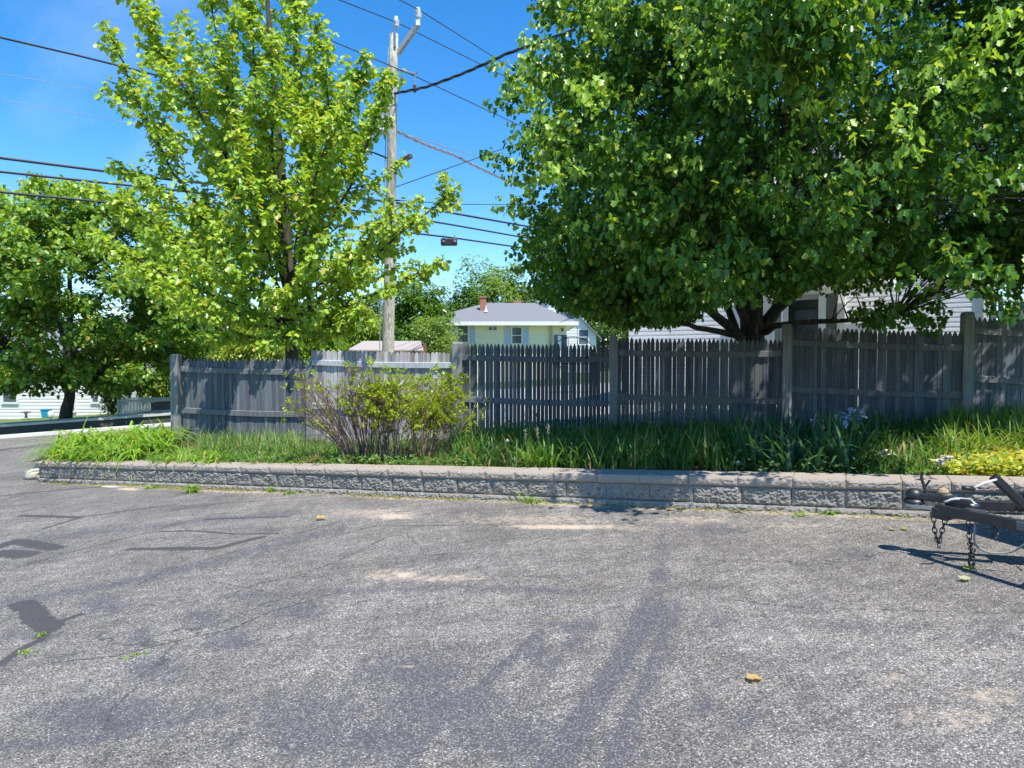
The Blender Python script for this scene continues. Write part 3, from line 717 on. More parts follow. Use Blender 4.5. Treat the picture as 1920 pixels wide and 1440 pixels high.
# openings that throw the flecks of sun seen on the boards
FLECK = [(1425, 690, .16, .30), (1432, 655, .10, .12), (1745, 700, .22, .10), (1760, 705, .10, .25), (1715, 720, .12, .12), (1650, 715, .10, .16), (1640, 735, .2, .07),
 (1700, 700, .10, .2), (1735, 735, .2, .06), (1765, 690, .08, .14), (1790, 720, .08, .2), (1860, 720, .10, .2), (1890, 700, .12, .1), (1850, 640, .14, .12), (1640, 690, .06, .2), (1560, 615, .25, .10), (1590, 645, .1, .1), (1690, 640, .07, .1), (1780, 660, .12, .12), (1840, 655, .12, .2), (1850, 695, .14, .22), (1880, 620, .3, .1), (1830, 740, .12, .16), (1872, 750, .1, .22),
 (1900, 660, .1, .18), (1475, 770, .1, .18), (1500, 760, .08, .12), (1620, 765, .1, .1), (1700, 775, .08, .14), (1665, 770, .06, .1), (1570, 790, .1, .1), (1730, 650, .08, .12), (1380, 725, .1, .14)]
FL = [(fence_at(a, b), c, d) for a, b, c, d in FLECK]
nf = np.array(nF); sv = np.array(SUN); pf = np.array(fence_at(1400, 700))
def lit_gap(P):
    t = ((P - pf) @ nf) / (sv @ nf); H = P - t[:, None] * sv
    k = np.zeros(len(P), bool)
    for c, a, b in FL:
        sx_ = H[:, 0] - c[0] - .28 * (H[:, 2] - c[2]); k |= ((sx_ / (a * .75)) ** 2 + ((H[:, 2] - c[2]) / (b * 1.35)) ** 2 < 1 + .9 * np.sin(H[:, 0] * 60 + a * 90) * np.sin(H[:, 2] * 45 + b * 70))
    px, py = project(P); wv = np.array([nz3(a * .012, 3.3, b) for a, b in zip(px, P[:, 1] * .8)])
    low = np.interp(px, [900, 1000, 1060, 1110, 1180, 1240, 1290, 1390, 1470, 1540, 1700, 1830, 1930], [470, 545, 570, 590, 618, 606, 584, 566, 552, 540, 556, 570, 600]) + 34 * wv
    hang = (((px - 1655) / 62) ** 2 + ((py - 588) / 28) ** 2 < 1) | (((px - 1742) / 30) ** 2 + ((py - 590) / 44) ** 2 < 1) | (((px - 1875) / 34) ** 2 + ((py - 580) / 34) ** 2 < 1)
    return ~(k & (t > 0)) & ((py < low) | hang)
for i in range(16):
    a = i * 2.4; rr_ = .55 + .3 * ((i * 7) % 5) / 5; zt_ = 3.2 + 4.2 * ((i * 5) % 16) / 16
    e = np.array([cen3[0] + math.cos(a) * 3.4 * rr_, cen3[1] + math.sin(a) * 3.2 * rr_, zt_ + .8]); s0 = T3[2 + i % 3]
    L3.append(([s0, s0 * .6 + e * .4 + np.array([0, 0, .3]), e], .05))
clump_tree('maple_tree', 'huge dark green maple with a dense round crown overhanging the right half of the fence', b3, T3, .21, C3, np.full(len(C3), .36), 216, .063,
    (.045, .13, .024), (.15, .30, .045), 4, (.07, (.38, .46, .07)), limbs=L3, keepleaf=lit_gap, hang=.9, centre=(3.9, 10.5, 3.6), tips=(460, cen3, rad3, (.22, .40, .06), (.46, .62, .11), skip3))

# ---- big maple across the street
r1 = np.random.default_rng(8)
b1 = ground(120, 797); C1 = ellipsoid_clumps(r1, 360, (b1[0] + .5, b1[1], 3.55), (4.9, 4.2, 3.55), .5, 1.0 * 0 + .45, .2)
C1[:, 2] = np.maximum(C1[:, 2], .35 + .09 * np.abs(C1[:, 0] - b1[0]))
Y1 = b1[1]
T1 = [b1 - np.array([0, 0, .15]), at(122, 770, Y1), at(128, 735, Y1), at(130, 640, Y1), at(130, 450, Y1)]
L1 = [([at(127, 735, Y1), at(90, 690, Y1), at(20, 650, Y1 - 1)], .12), ([at(128, 730, Y1), at(190, 690, Y1), at(270, 640, Y1 - 1)], .12),
      ([at(130, 700, Y1), at(110, 600, Y1), at(60, 500, Y1)], .1), ([at(130, 690, Y1), at(170, 590, Y1), at(240, 480, Y1)], .1)]
clump_tree('maple_tree', 'rounded broad maple with dark trunk on the verge across the street', b1, T1, .21, C1, np.full(len(C1), .5), 144, .14,
    (.07, .18, .03), (.24, .38, .055), 6, (.03, (.35, .25, .05)), limbs=L1, flat=.42, centre=(b1[0], b1[1], 1.5), hang=.35, tips=(150, (b1[0] + .5, b1[1], 3.55), (4.9, 4.2, 3.55), (.22, .38, .05), (.38, .52, .08), None))

# ---- trees and bushes beyond the fence
def bush(name, label, px, pyb, Y, wpx, toppx, n, size, per, colA, colB, seed, dz=None, cat='tree', tmpl='oval', yel=None, lump=.15, depth=None, flat=.8, group=None, trunk=True):
    r = np.random.default_rng(seed); bx = at(px, pyb, Y)[0]; gz = float(G(bx, Y)); zt = at(px, toppx, Y)[2]; z0 = max(gz, at(px, pyb, Y)[2])
    rx = wpx / F * Y; rz = (zt - z0) / 2; cen = (bx, Y, z0 + rz); C = ellipsoid_clumps(r, n, cen, (rx, depth or rx, rz), .45, gz + .1, lump)
    cr = (rx * rz) ** .5 * 1.7 / n ** .42
    tr = [np.array([bx, Y, gz - .1]), np.array([bx, Y, gz + rz]), np.array([bx, Y, z0 + rz * 1.4])] if trunk else None
    return clump_tree(name, label, (bx, Y, gz), tr, max(.04, rx * .045), C, np.full(n, cr), per, size, colA, colB, seed, yel, tmpl, flat, cat=cat, group=group, centre=(bx, Y, z0), hang=.3)
bush('tree', 'round dark green tree behind the shed right of the utility pole', 782, 680, 42, 55, 527, 120, .26, 90, (0.07, 0.16, 0.03), (0.18, 0.31, 0.05), 21)
bush('tree', 'tall airy light green tree rising behind the yellow house', 925, 690, 62, 66, 492, 150, .34, 90, (0.131, 0.232, 0.058), (0.275, 0.406, 0.087), 22, lump=.3)
bush('tree', 'darker green tree behind the left slope of the yellow house roof', 868, 690, 58, 40, 520, 90, .30, 90, (0.051, 0.131, 0.029), (0.145, 0.275, 0.051), 23)
bush('tree', 'mid green tree behind the right end of the yellow house roof', 1010, 690, 64, 62, 525, 110, .32, 81, (0.072, 0.160, 0.036), (0.174, 0.290, 0.058), 24)
bush('tree', 'dark green tree behind the white annex under the big maple', 1130, 690, 60, 70, 560, 90, .32, 72, (0.051, 0.116, 0.029), (0.116, 0.217, 0.043), 25)
bush('bush', 'sparse pale green young tree in front of the left end of the yellow house', 815, 690, 24, 42, 592, 60, .10, 99, (0.160, 0.275, 0.065), (0.319, 0.450, 0.116), 26, cat='bush', lump=.3)
bush('bush', 'large yellow-green hedge bush between the left maple trunk and the pole', 655, 690, 27, 72, 578, 120, .16, 90, (0.116, 0.232, 0.029), (0.275, 0.392, 0.058), 27, cat='bush')
bush('bush', 'bright green bush directly behind the fence between maple and shed', 600, 700, 20, 48, 612, 80, .11, 90, (0.116, 0.246, 0.029), (0.246, 0.392, 0.051), 28, cat='bush')
bush('bush', 'low yellow-green bush left of the young maple trunk behind the fence', 480, 710, 21, 55, 612, 90, .11, 90, (0.160, 0.261, 0.029), (0.348, 0.435, 0.058), 29, cat='bush')
bush('bush', 'yellowish shrub behind the far left corner post', 385, 710, 24, 34, 640, 50, .12, 90, (0.145, 0.232, 0.029), (0.319, 0.377, 0.058), 30, cat='bush')
bush('tree', 'dark leafy tree filling the gap left of the corner post', 318, 760, 38, 62, 600, 110, .22, 81, (0.043, 0.102, 0.022), (0.116, 0.203, 0.036), 31)
bush('bush', 'yellow-green bush above the white picket fence across the street', 300, 752, 31, 34, 700, 50, .15, 81, (0.131, 0.217, 0.029), (0.275, 0.362, 0.058), 32, cat='bush')
bush('bush', 'dark green shrub at the right corner of the white house across the street', 212, 778, 30, 16, 705, 40, .13, 81, (0.043, 0.102, 0.029), (0.131, 0.203, 0.072), 33, cat='bush')
bush('tree', 'dark tree behind the young maple against the skyline', 560, 700, 45, 75, 560, 120, .28, 81, (0.051, 0.131, 0.029), (0.145, 0.261, 0.051), 34)
bush('tree', 'bluish far tree just left of the utility pole base', 700, 690, 55, 40, 558, 60, .3, 72, (0.072, 0.160, 0.072), (0.145, 0.261, 0.102), 35)
bush('tree', 'green tree in the background between the spruce and the young maple', 430, 700, 40, 50, 585, 80, .26, 81, (0.058, 0.145, 0.029), (0.145, 0.261, 0.043), 36)
bush('tree', 'tall dark tree far behind the house across the street', 60, 760, 48, 120, 560, 110, .34, 72, (0.043, 0.102, 0.029), (0.102, 0.189, 0.043), 37)
# blue-grey spruce
def spruce(name, label, px, pyb, Y, hpx_top, wpx, seed):
    r = np.random.default_rng(seed); bx = at(px, pyb, Y)[0]; gz = float(G(bx, Y)); zt = at(px, hpx_top, Y)[2]; h = zt - gz; R0 = wpx / F * Y
    root = empty(name, (bx, Y, gz), 0, label, 'tree'); m = MB(); m.tube([(bx, Y, gz - .1), (bx, Y, gz + h * .5), (bx, Y, zt)], [.14, .08, .01], 7); m.build('trunk', BARK, root, True)
    P = []; D = []
    for i in range(900):
        f = r.random() ** .8; a = r.uniform(0, 2 * math.pi); rr = R0 * (1 - f) + .08; d = np.array([math.cos(a), math.sin(a), -.25 + .4 * f])
        k = int(6 + 10 * (1 - f))
        for j in range(k):
            u = .25 + .75 * (j + r.random()) / k; P.append(np.array([bx, Y, gz + .25 + f * (h - .3)]) + d * rr * u + np.array([0, 0, .12 * rr * u * u]) + r.normal(0, .03, 3)); D.append(d)
    P = np.array(P); D = unit(np.array(D) + r.normal(0, .45, (len(P), 3))); n_ = unit(np.array([0, 0, 1.]) + r.normal(0, .5, (len(P), 3)))
    leaves('crown', P, D, n_, np.full(len(P), .26) * r.uniform(.7, 1.3, len(P)), (.12, .16, .13), (.26, .31, .27), LEAF, root, tmpl='oval', droop=.1, seed=seed)
spruce('spruce_tree', 'blue-grey spruce between the street maple and the young maple', 398, 710, 33, 590, 55, 41)
# distant wood on the skyline
rw = np.random.default_rng(77); WC = []
for x in np.arange(-170, 150, 3.0):
    for k in range(6):
        WC.append([x + rw.normal(0, 2), 135 + rw.normal(0, 8), rw.uniform(1, 8.5 + 1.8 * math.sin(x * .13) + 1.2 * math.sin(x * .31))])
WC = np.array(WC); sc_ = np.repeat(WC, 26, 0) + rw.normal(0, 1.3, (len(WC) * 26, 3)); n_ = unit(np.array([0, -.4, 1.]) + rw.normal(0, .5, sc_.shape))
wo = leaves('distant_wood', sc_, rw.normal(size=sc_.shape), n_, rw.uniform(.9, 1.7, len(sc_)), (.04, .09, .03), (.09, .16, .04), LEAF, None, tmpl='oval', seed=2)
tag(wo, 'band of green woodland on the skyline beyond the houses', 'woodland', None, 'stuff')

# ---------------------------------------------------------------- houses
def gplane(x, y, z): return (x, y, z)
def window(parent, c, w_, h_, u, n, frame_mat, glass=GLASS, sash=True, name='window', depth=.04):
    """c centre on wall, u along wall, n outward"""
    c = Vector(c); u = Vector(u); n = Vector(n); z = Vector((0, 0, 1)); m = MB(); t = .07
    for a, b in ((-1, 0), (1, 0)):
        p = c + u * (a * (w_ / 2 + t / 2)) + n * .02; m.beam(p - z * (h_ / 2 + t), p + z * (h_ / 2 + t), t, depth + .03, n)
    for b in (-1, 1):
        p = c + z * (b * (h_ / 2 + t / 2)) + n * .02; m.beam(p - u * w_ / 2, p + u * w_ / 2, depth + .026, t, z)
    if sash: p = c + n * .012; m.beam(p - u * w_ / 2, p + u * w_ / 2, .03, .045, z)
    f = m.build(name, frame_mat, parent)
    g = MB(); g.beam(c - u * w_ / 2 + n * .004, c + u * w_ / 2 + n * .004, .012, h_, z); g.build('pane', glass, f); return f
def lapwall(parent, a, b, z0, z1, n, mat, exposure=.1, t=.014, name='wall', holes=(), zfun=None):
    """clapboard wall from a to b (xy); holes = (u0,u1,z0,z1)"""
    a = Vector((a[0], a[1], 0)); b = Vector((b[0], b[1], 0)); d = (b - a); Lw = d.length; d.normalize(); n = Vector(n); m = MB()
    k = int(math.ceil((z1 - z0) / exposure)); us = sorted({0, Lw, *[h for H in holes for h in H[:2]]})
    for i in range(k):
        za = z0 + i * exposure; zb = min(za + exposure, z1)
        for u0, u1 in zip(us[:-1], us[1:]):
            um = (u0 + u1) / 2
            if any(H[0] < um < H[1] and H[2] < (za + zb) / 2 < H[3] for H in holes): continue
            if zfun:
                r0, r1 = zfun(u0), zfun(u1)
                if max(r0, r1) < zb: continue
            p, q = a + d * u0, a + d * u1; zz = Vector((0, 0, 1))
            zm = min(za + exposure * .55, zb)
            v = [p + n * t + zz * za, q + n * t + zz * za, q + n * t + zz * zm, p + n * t + zz * zm, q + n * (t * .22) + zz * (zm + .004), p + n * (t * .22) + zz * (zm + .004),
                 q + n * (t * .2) + zz * zb, p + n * (t * .2) + zz * zb, p - n * .003 + zz * za, q - n * .003 + zz * za]
            m.add(v, [(0, 1, 2, 3), (3, 2, 4, 5), (5, 4, 6, 7), (8, 9, 1, 0)])
    return m.build(name, mat, parent)
# yellow house -----------------------------------------------------------
YH = 45.0
xl, xr = at(797, 640, YH)[0], at(1062, 640, YH)[0]; ze = at(900, 608, YH)[2]; gz = float(G(0, YH))
H = empty('yellow_house', ((xl + xr) / 2, YH, gz), 0, 'pale yellow one-storey house with grey hipped roof and a brick chimney beyond the fence', 'house')
dep = 8.0; wz = ze - .02
win = [(at(868, 620, YH)[0], .75, 1.25), (at(969, 622, YH)[0], .62, 1.2)]
holes = []
lapwall(H, (xl, YH), (xr, YH), gz - .2, wz, (0, -1, 0), YELLOW, .13, .016)
m = MB(); m.add([(xl, YH + .01, gz), (xl, YH + dep, gz), (xl, YH + dep, wz), (xl, YH + .01, wz)], [(0, 1, 2, 3)]); m.add([(xr, YH + .01, gz), (xr, YH + dep, gz), (xr, YH + dep, wz), (xr, YH + .01, wz)], [(0, 1, 2, 3)])
m.add([(xl, YH + dep, gz), (xr, YH + dep, gz), (xr, YH + dep, wz), (xl, YH + dep, wz)], [(0, 1, 2, 3)]); tag(m.build('wall', YELLOW, H), None)
for px, ww, zc in ((868, .62, 626), (969, .58, 629)):
    c = at(px, zc, YH); c[1] = YH - .03; f = window(H, c, ww, 1.0, (1, 0, 0), (0, -1, 0), WHITE)
    for sgn in (-1, 1):
        m = MB(); x = c[0] + sgn * (ww / 2 + .30)
        m.box((x, YH - .035, c[2]), (.34, .03, 1.2))
        for q in range(14): m.box((x, YH - .055, c[2] - .52 + q * .08), (.28, .012, .03), rx=.5)
        m.build('shutter', SHUTTER, H)
c = at(924, 616, YH); c[1] = YH - .03; window(H, (c[0], c[1], c[2]), .50, .22, (1, 0, 0), (0, -1, 0), WHITE, sash=False)
m = MB(); m.box((c[0], YH - .04, c[2]), (.05, .04, .24)); m.build('mullion', WHITE, H)
ov = .65; zt = at(950, 568, YH + 4)[2]; e0, e1 = xl - ov, xr + ov; y0_, y1_ = YH - ov, YH + dep + ov; rx0, rx1 = at(912, 568, YH + 4)[0], at(1003, 568, YH + 4)[0]; ym = (y0_ + y1_) / 2
m = MB(); zr = ze + .10
m.add([(e0, y0_, zr), (e1, y0_, zr), (e1, y1_, zr), (e0, y1_, zr), (rx0, ym, zt), (rx1, ym, zt)], [(0, 1, 5, 4), (1, 2, 5), (2, 3, 4, 5), (3, 0, 4)]); rf = m.build('roof', SHINGLE, H)
m = MB(); m.box(((e0 + e1) / 2, y0_ - .02, ze + .02), (e1 - e0 + .1, .10, .24)); m.box((e0 - .02, ym, ze + .02), (.1, y1_ - y0_ - .12, .24)); m.box((e1 + .02, ym, ze + .02), (.1, y1_ - y0_ - .12, .24))
m.box(((e0 + e1) / 2, ym, ze - .04), (e1 - e0 - .04, y1_ - y0_ - .04, .05)); m.build('fascia', WHITE, H)
c = at(906, 575, YH + 2.2); m = MB(); m.box((c[0], c[1], c[2] - .05), (.40, .40, 1.25)); m.box((c[0], c[1], c[2] + .62), (.50, .50, .10)); m.build('chimney', BRICK, rf, bevel=.01)
c = at(971, 568, YH + 4.6); m = MB(); m.box((c[0], c[1], c[2]), (.5, .4, .3)); m.build('chimney', BRICK, rf)
c = at(911, 579, YH + 1.6); m = MB(); m.lathe((c[0], c[1], c[2] - .25), [(.04, 0), (.04, .45), (.02, .46)], 8); m.lathe((c[0], c[1], c[2] - .2), [(.14, 0), (.09, .08), (.05, .2)], 10); m.build('vent_pipe', WHITE, rf)
# entrance at the right end
m = MB(); xa, xb = at(1033, 640, YH)[0], at(1066, 640, YH)[0]
m.box((xa, YH - .1, (gz + ze) / 2), (.14, .16, ze - gz - .1)); m.build('porch_post', simple('tan_wood', (.5, .4, .3)), H)
m = MB(); zz = at(1050, 640, YH)[2]; m.box(((xa + xb) / 2 + .05, YH - .04, zz - .6), (.8, .05, 2.0)); d_ = m.build('door', GLASS, H)
m = MB(); m.box(((xa + xb) / 2 - .02, YH - .08, zz - .6), (.22, .04, 1.9)); m.build('door_panel', WHITE, d_)
m = MB(); cc = at(1054, 619, YH); m.box((cc[0], YH - .1, cc[2]), (.10, .12, .16)); m.box((cc[0], YH - .1, cc[2] + .1), (.16, .14, .03)); m.build('wall_lamp', BLACKM, H)
# white annex behind it
Y9 = 55.0; A = at(1048, 640, Y9)[0]; B_ = at(1122, 640, Y9)[0]; za = at(1085, 600, Y9)[2]; pk = at(1040, 545, Y9)[2]; g9 = float(G(5, Y9))
H2 = empty('white_house', ((A + B_) / 2, Y9, g9), 0, 'white gabled house with grey roof behind the right end of the yellow house', 'house')
xm = at(1040, 560, Y9)[0]; xb = at(1118, 640, Y9)[0]; xa = 2 * xm - xb; zb = at(1118, 628, Y9)[2]; zp = at(1040, 548, Y9)[2]
m = MB(); m.add([(xa, Y9, g9), (xb, Y9, g9), (xb, Y9, zb), (xm, Y9, zp), (xa, Y9, zb), (xa, Y9 + 9, g9), (xb, Y9 + 9, g9), (xb, Y9 + 9, zb), (xm, Y9 + 9, zp), (xa, Y9 + 9, zb)],
   [(0, 1, 2, 3, 4), (5, 9, 8, 7, 6), (1, 6, 7, 2), (0, 4, 9, 5)])
for i in range(26):
    z = g9 + .1 + i * .2
    if z > zp - .2: break
    f = 1 if z < zb else (zp - z) / (zp - zb); m.box((xm, Y9 - .01, z), ((xb - xa) * f - .1, .02, .03))
m.build('wall', SIDING, H2)
m = MB(); sl = (zp - zb) / (xb - xm)
for sg in (-1, 1):
    a = Vector((xm, Y9 - .35, zp + .12)); b = Vector((xm + sg * (xb - xm + .4), Y9 - .35, zb + .12 - .4 * sl)); q = Vector((0, 9.7, 0)); t = Vector((0, 0, -.12))
    m.add([a, b, b + q, a + q, a + t, b + t, b + q + t, a + q + t], [(0, 1, 2, 3), (7, 6, 5, 4), (0, 4, 5, 1), (1, 5, 6, 2), (2, 6, 7, 3)])
m.build('roof', SHINGLE, H2)
for px, py in ((1094, 632),):
    c = at(px, py, Y9); window(H2, (c[0], Y9 - .03, c[2]), .7, 1.1, (1, 0, 0), (0, -1, 0), WHITE)
c = at(1062, 592, Y9); m = MB(); m.box((c[0], Y9 - .02, c[2]), (1.1, .06, .45)); m.build('vent', SHINGLE, H2)

# big white house behind the large maple ----------------------------------
dA = Vector((.819, -.573, 0)).normalized(); nA = Vector((-.573, -.819, 0)).normalized()
A1 = Vector((5.67, 15.6, 0)); A0 = A1 - dA * 3.4
H3 = empty('white_house', (6.5, 18.0, float(G(6.5, 18))), 0, 'large white house with horizontal siding mostly hidden behind the huge maple', 'house')
zb3 = .9; zt3 = 6.3
holesA = []
lapwall(H3, A0, A1, zb3, zt3, nA, SIDING, .101, .013)
E1 = A1 - nA * 1.83
lapwall(H3, A1, E1, zb3, zt3, dA, siding('green_siding', (.20, .25, .24)), .101, .016)
B0 = Vector((7.50, 16.22, 0)); B1 = B0 + dA * 2.78
lapwall(H3, B0, B1, zb3, zt3, nA, SIDING, .101, .013)
BL = E1 - dA * 0; m = MB()
E2 = B0 - nA * .02
m.beam((E1.x, E1.y, (zb3 + zt3) / 2), (B0.x - nA.x * 0, B0.y, (zb3 + zt3) / 2), .05, zt3 - zb3); m.build('wall', siding('grey_green_wall', (.28, .31, .28)), H3)
Cb = [B1, B1 - nA * 8, A0 - nA * 9.8, A0]
m = MB()
for p, q in zip(Cb[:-1], Cb[1:]): m.add([(p.x, p.y, zb3), (q.x, q.y, zb3), (q.x, q.y, zt3), (p.x, p.y, zt3)], [(0, 1, 2, 3)])
m.build('wall', SIDING, H3)
m = MB(); fl = [A0, A1, E1, B0, *Cb]; 
for p, q in ((A0, A1), (B0, B1), (B1, B1 - nA * 8), (A0 - nA * 9.8, A0), (A1, E1)):
    o = Vector((q.y - p.y, p.x - q.x, 0)).normalized() * .01; m.beam((p.x, p.y, .45), (q.x, q.y, .45), .10, .92)
m.build('foundation', CONC, H3)
m = MB()
for c, wd in ((A1, .13), (B0, .16), (B1, .17)):
    m.box((c.x + nA.x * .02, c.y + nA.y * .02, (zb3 + zt3) / 2), (wd, wd, zt3 - zb3), rz=math.atan2(dA.y, dA.x))
m.build('corner_board', WHITE, H3)
# porch: roof slab, posts, door
m = MB(); pr0 = A1 + nA * .15 - dA * .2; pc = (A1 + B0) / 2 + nA * .55 + dA * .25
m.box((pc.x, pc.y, 3.12), (2.9, 2.3, .16), rz=math.atan2(dA.y, dA.x)); m.box((pc.x, pc.y, 3.02), (2.7, 2.1, .04), rz=math.atan2(dA.y, dA.x)); pr = m.build('porch_roof', WHITE, H3)
for px, Y, mt in ((1471, 15.2, WHITE), (1541, 14.9, WHITE)):
    P = at(px, 620, Y); m = MB(); m.box((P[0], Y, 1.85), (.11, .11, 2.4)); m.box((P[0], Y, 2.98), (.16, .16, .08)); m.build('porch_post', mt, H3)
P = at(1508, 600, 16.4); m = MB(); m.box((P[0], 16.35, 1.85), (.85, .06, 2.05), rz=math.atan2((B0 - E1).y, (B0 - E1).x)); dr = m.build('door', DARKGREEN, H3)
m = MB(); m.box((P[0], 16.29, 2.2), (.5, .03, .9), rz=math.atan2((B0 - E1).y, (B0 - E1).x)); m.build('pane', GLASS, dr)
for t_, zc in ((3.6, 2.1), (2.2, 4.9), (4.9, 4.9)):
    c = A0 + dA * t_; 
    if zc > 4: window(H3, (c.x + nA.x * .03, c.y + nA.y * .03, zc), .8, 1.3, dA, nA, WHITE)
c = B0 + dA * 1.5; window(H3, (c.x + nA.x * .03, c.y + nA.y * .03, 5.0), .8, 1.2, dA, nA, WHITE)
for p0_, p1_, dd in ((A0 - dA * .3, A1 + dA * .3, 9.5), (A1 + dA * .32 - nA * 1.83, B1 + dA * .3, 7.6)):
    m = MB(); pts = [p0_ + nA * .25, p1_ + nA * .25, p1_ - nA * dd, p0_ - nA * dd]; top0 = (pts[0] + pts[3]) / 2; top1 = (pts[1] + pts[2]) / 2; zz_ = zt3 + (.0 if dd > 8 else -.02)
    m.add([(q.x, q.y, zz_) for q in pts] + [(top0.x, top0.y, zz_ + 1.6), (top1.x, top1.y, zz_ + 1.6)], [(0, 1, 5, 4), (1, 2, 5), (2, 3, 4, 5), (3, 0, 4), (3, 2, 1, 0)]); m.build('roof', SHINGLE, H3)
# green board screen at the far right
P0 = at(1856, 640, 13.2); P1 = at(2060, 640, 12.6); sc = empty('board_screen', (P0[0], P0[1], float(G(P0[0], P0[1]))), 0, 'dark green vertical board screen with white top rail at the far right behind the fence', 'screen')
a = Vector((P0[0], P0[1], 0)); b = Vector((P1[0], P1[1], 0)); ztop = at(1880, 566, 13.1)[2]; d_ = (b - a).normalized(); n_ = int((b - a).length / .11); m = MB()
for i in range(n_): p = a + d_ * (i * .11 + .05); m.box((p.x, p.y, (ztop + .3) / 2), (.085, .02, ztop - .3), rz=math.atan2(d_.y, d_.x))
m.beam((a.x, a.y + .04, 1.0), (b.x, b.y + .04, 1.0), .03, .09); m.beam((a.x, a.y + .04, ztop - .25), (b.x, b.y + .04, ztop - .25), .03, .09)
m.build('boards', simple('green_board', (.10, .17, .15), (.14, .2, .18)), sc)
m = MB(); m.beam((a.x, a.y, ztop + .03), (b.x, b.y, ztop + .03), .12, .05); m.build('top_rail', WHITE, sc)
# shed behind the pole ---------------------------------------------------
YS = 22.0; S0, S1 = at(652, 650, YS)[0], at(795, 650, YS)[0]; zs = at(700, 655, YS)[2]; zr_ = at(700, 641, YS + 1.2)[2]; gS = float(G(-3, YS))
SH = empty('garden_shed', ((S0 + S1) / 2, YS, gS), 0, 'low garden shed with pale weathered roof just above the fence beside the utility pole', 'shed')
m = MB(); m.add([(S0 + .1, YS + .1, gS), (S1 - .1, YS + .1, gS), (S1 - .1, YS + 2.2, gS), (S0 + .1, YS + 2.2, gS), (S0 + .1, YS + .1, zs), (S1 - .1, YS + .1, zs), (S1 - .1, YS + 2.2, zs), (S0 + .1, YS + 2.2, zs), (S0 + .1, YS + 1.15, zr_), (S1 - .1, YS + 1.15, zr_)],
   [(0, 1, 5, 4), (1, 2, 6, 9, 5), (2, 3, 7, 6), (3, 0, 4, 8, 7)]); m.build('wall', simple('red_brown_wall', (.35, .16, .1)), SH)
m = MB()
for sg, ya in ((-1, YS - .12), (1, YS + 2.42)):
    m.add([(S0 + .25, YS + 1.15, zr_ + .03), (S1 - .25, YS + 1.15, zr_ + .03), (S1, ya, zs - .02), (S0, ya, zs - .02), (S0 + .25, YS + 1.15, zr_), (S1 - .25, YS + 1.15, zr_), (S1, ya, zs - .06), (S0, ya, zs - .06)], [(0, 1, 2, 3), (7, 6, 5, 4), (2, 6, 7, 3), (0, 3, 7, 4), (1, 5, 6, 2)])
m.build('roof', rockface('old_roofing', (.30, .27, .26), (.42, .38, .36), (.38, .33, .24)), SH)

# ---------------------------------------------------------------- across the street
# grey wall + pavement
V0 = np.array([-40.0, 20.9 - .29 * 25.1 ]); 
def lineW(x): return 20.75 + .29 * (x + 14.9)
lw = empty('low_street_wall', (-15, lineW(-15), float(G(-15, 20.7))), 0, 'long low dark stone wall with pale coping on the far side of the street', 'street wall')
m = MB(); m2 = MB(); xs = np.arange(-34, -9.2, .5)
for a, b in zip(xs[:-1], xs[1:]):
    za, zb = float(G(a, 20.7)), float(G(b, 20.7))
    m.add([(a, lineW(a), za - .1), (b, lineW(b), zb - .1), (b, lineW(b), zb + .22), (a, lineW(a), za + .22), (a, lineW(a) + .25, za + .22), (b, lineW(b) + .25, zb + .22)], [(0, 1, 2, 3), (3, 2, 5, 4)])
    m2.add([(a, lineW(a) - .05, za + .21), (b, lineW(b) - .05, zb + .21), (b, lineW(b) - .05, zb + .28), (a, lineW(a) - .05, za + .28), (a, lineW(a) + 1.25, za + .28), (b, lineW(b) + 1.25, zb + .28), (a, lineW(a) + 1.25, za - .1), (b, lineW(b) + 1.25, zb - .1)], [(0, 1, 2, 3), (3, 2, 5, 4), (4, 5, 7, 6)])
m.build('stone_face', rockface('dark_stone', (.05, .05, .05), (.11, .11, .10), (.07, .08, .05)), lw); m2.build('coping', CONC, lw)
# kerb strip of pale sand along the street edge
m = MB(); 
for a, b in zip(xs[:-1], xs[1:]):
    za, zb = float(G(a, edgeY(a))), float(G(b, edgeY(b)))
    m.add([(a, edgeY(a) - .28, za - .02), (b, edgeY(b) - .28, zb - .02), (b, edgeY(b) - .26, zb + .07), (a, edgeY(a) - .26, za + .07), (b, edgeY(b) - .02, zb + .075), (a, edgeY(a) - .02, za + .075), (a, edgeY(a), za - .05), (b, edgeY(b), zb - .05)], [(0, 1, 2, 3), (3, 2, 4, 5), (5, 4, 7, 6)])
tag(m.build('kerb', CONC, None), None, None, None, 'structure')
# white house
HY = 31.4; hx1 = at(204, 770, HY)[0]; hx0 = at(-160, 770, HY)[0]; hz = float(G(-20, HY)); HW = empty('white_house', ((hx0 + hx1) / 2, HY, hz), 0, 'bright white clapboard house behind the trunk of the maple across the street', 'house')
zE = hz + 2.6
lapwall(HW, (hx0, HY), (hx1, HY), hz - .6, zE, (0, -1, 0), WHITE, .15, .016)
m = MB(); m.add([(hx1, HY + .01, hz - .6), (hx1, HY + 8, hz - .6), (hx1, HY + 8, zE), (hx1, HY + 4, zE + 1.8), (hx1, HY + .01, zE)], [(0, 1, 2, 3, 4)]); m.add([(hx0, HY, hz - .6), (hx0, HY + 8, hz - .6), (hx0, HY + 8, zE), (hx0, HY + 4, zE + 1.8), (hx0, HY, zE)], [(0, 1, 2, 3, 4)])
m.add([(hx0, HY + 8, hz - .6), (hx1, HY + 8, hz - .6), (hx1, HY + 8, zE), (hx0, HY + 8, zE)], [(0, 1, 2, 3)]); m.build('wall', WHITE, HW)
m = MB()
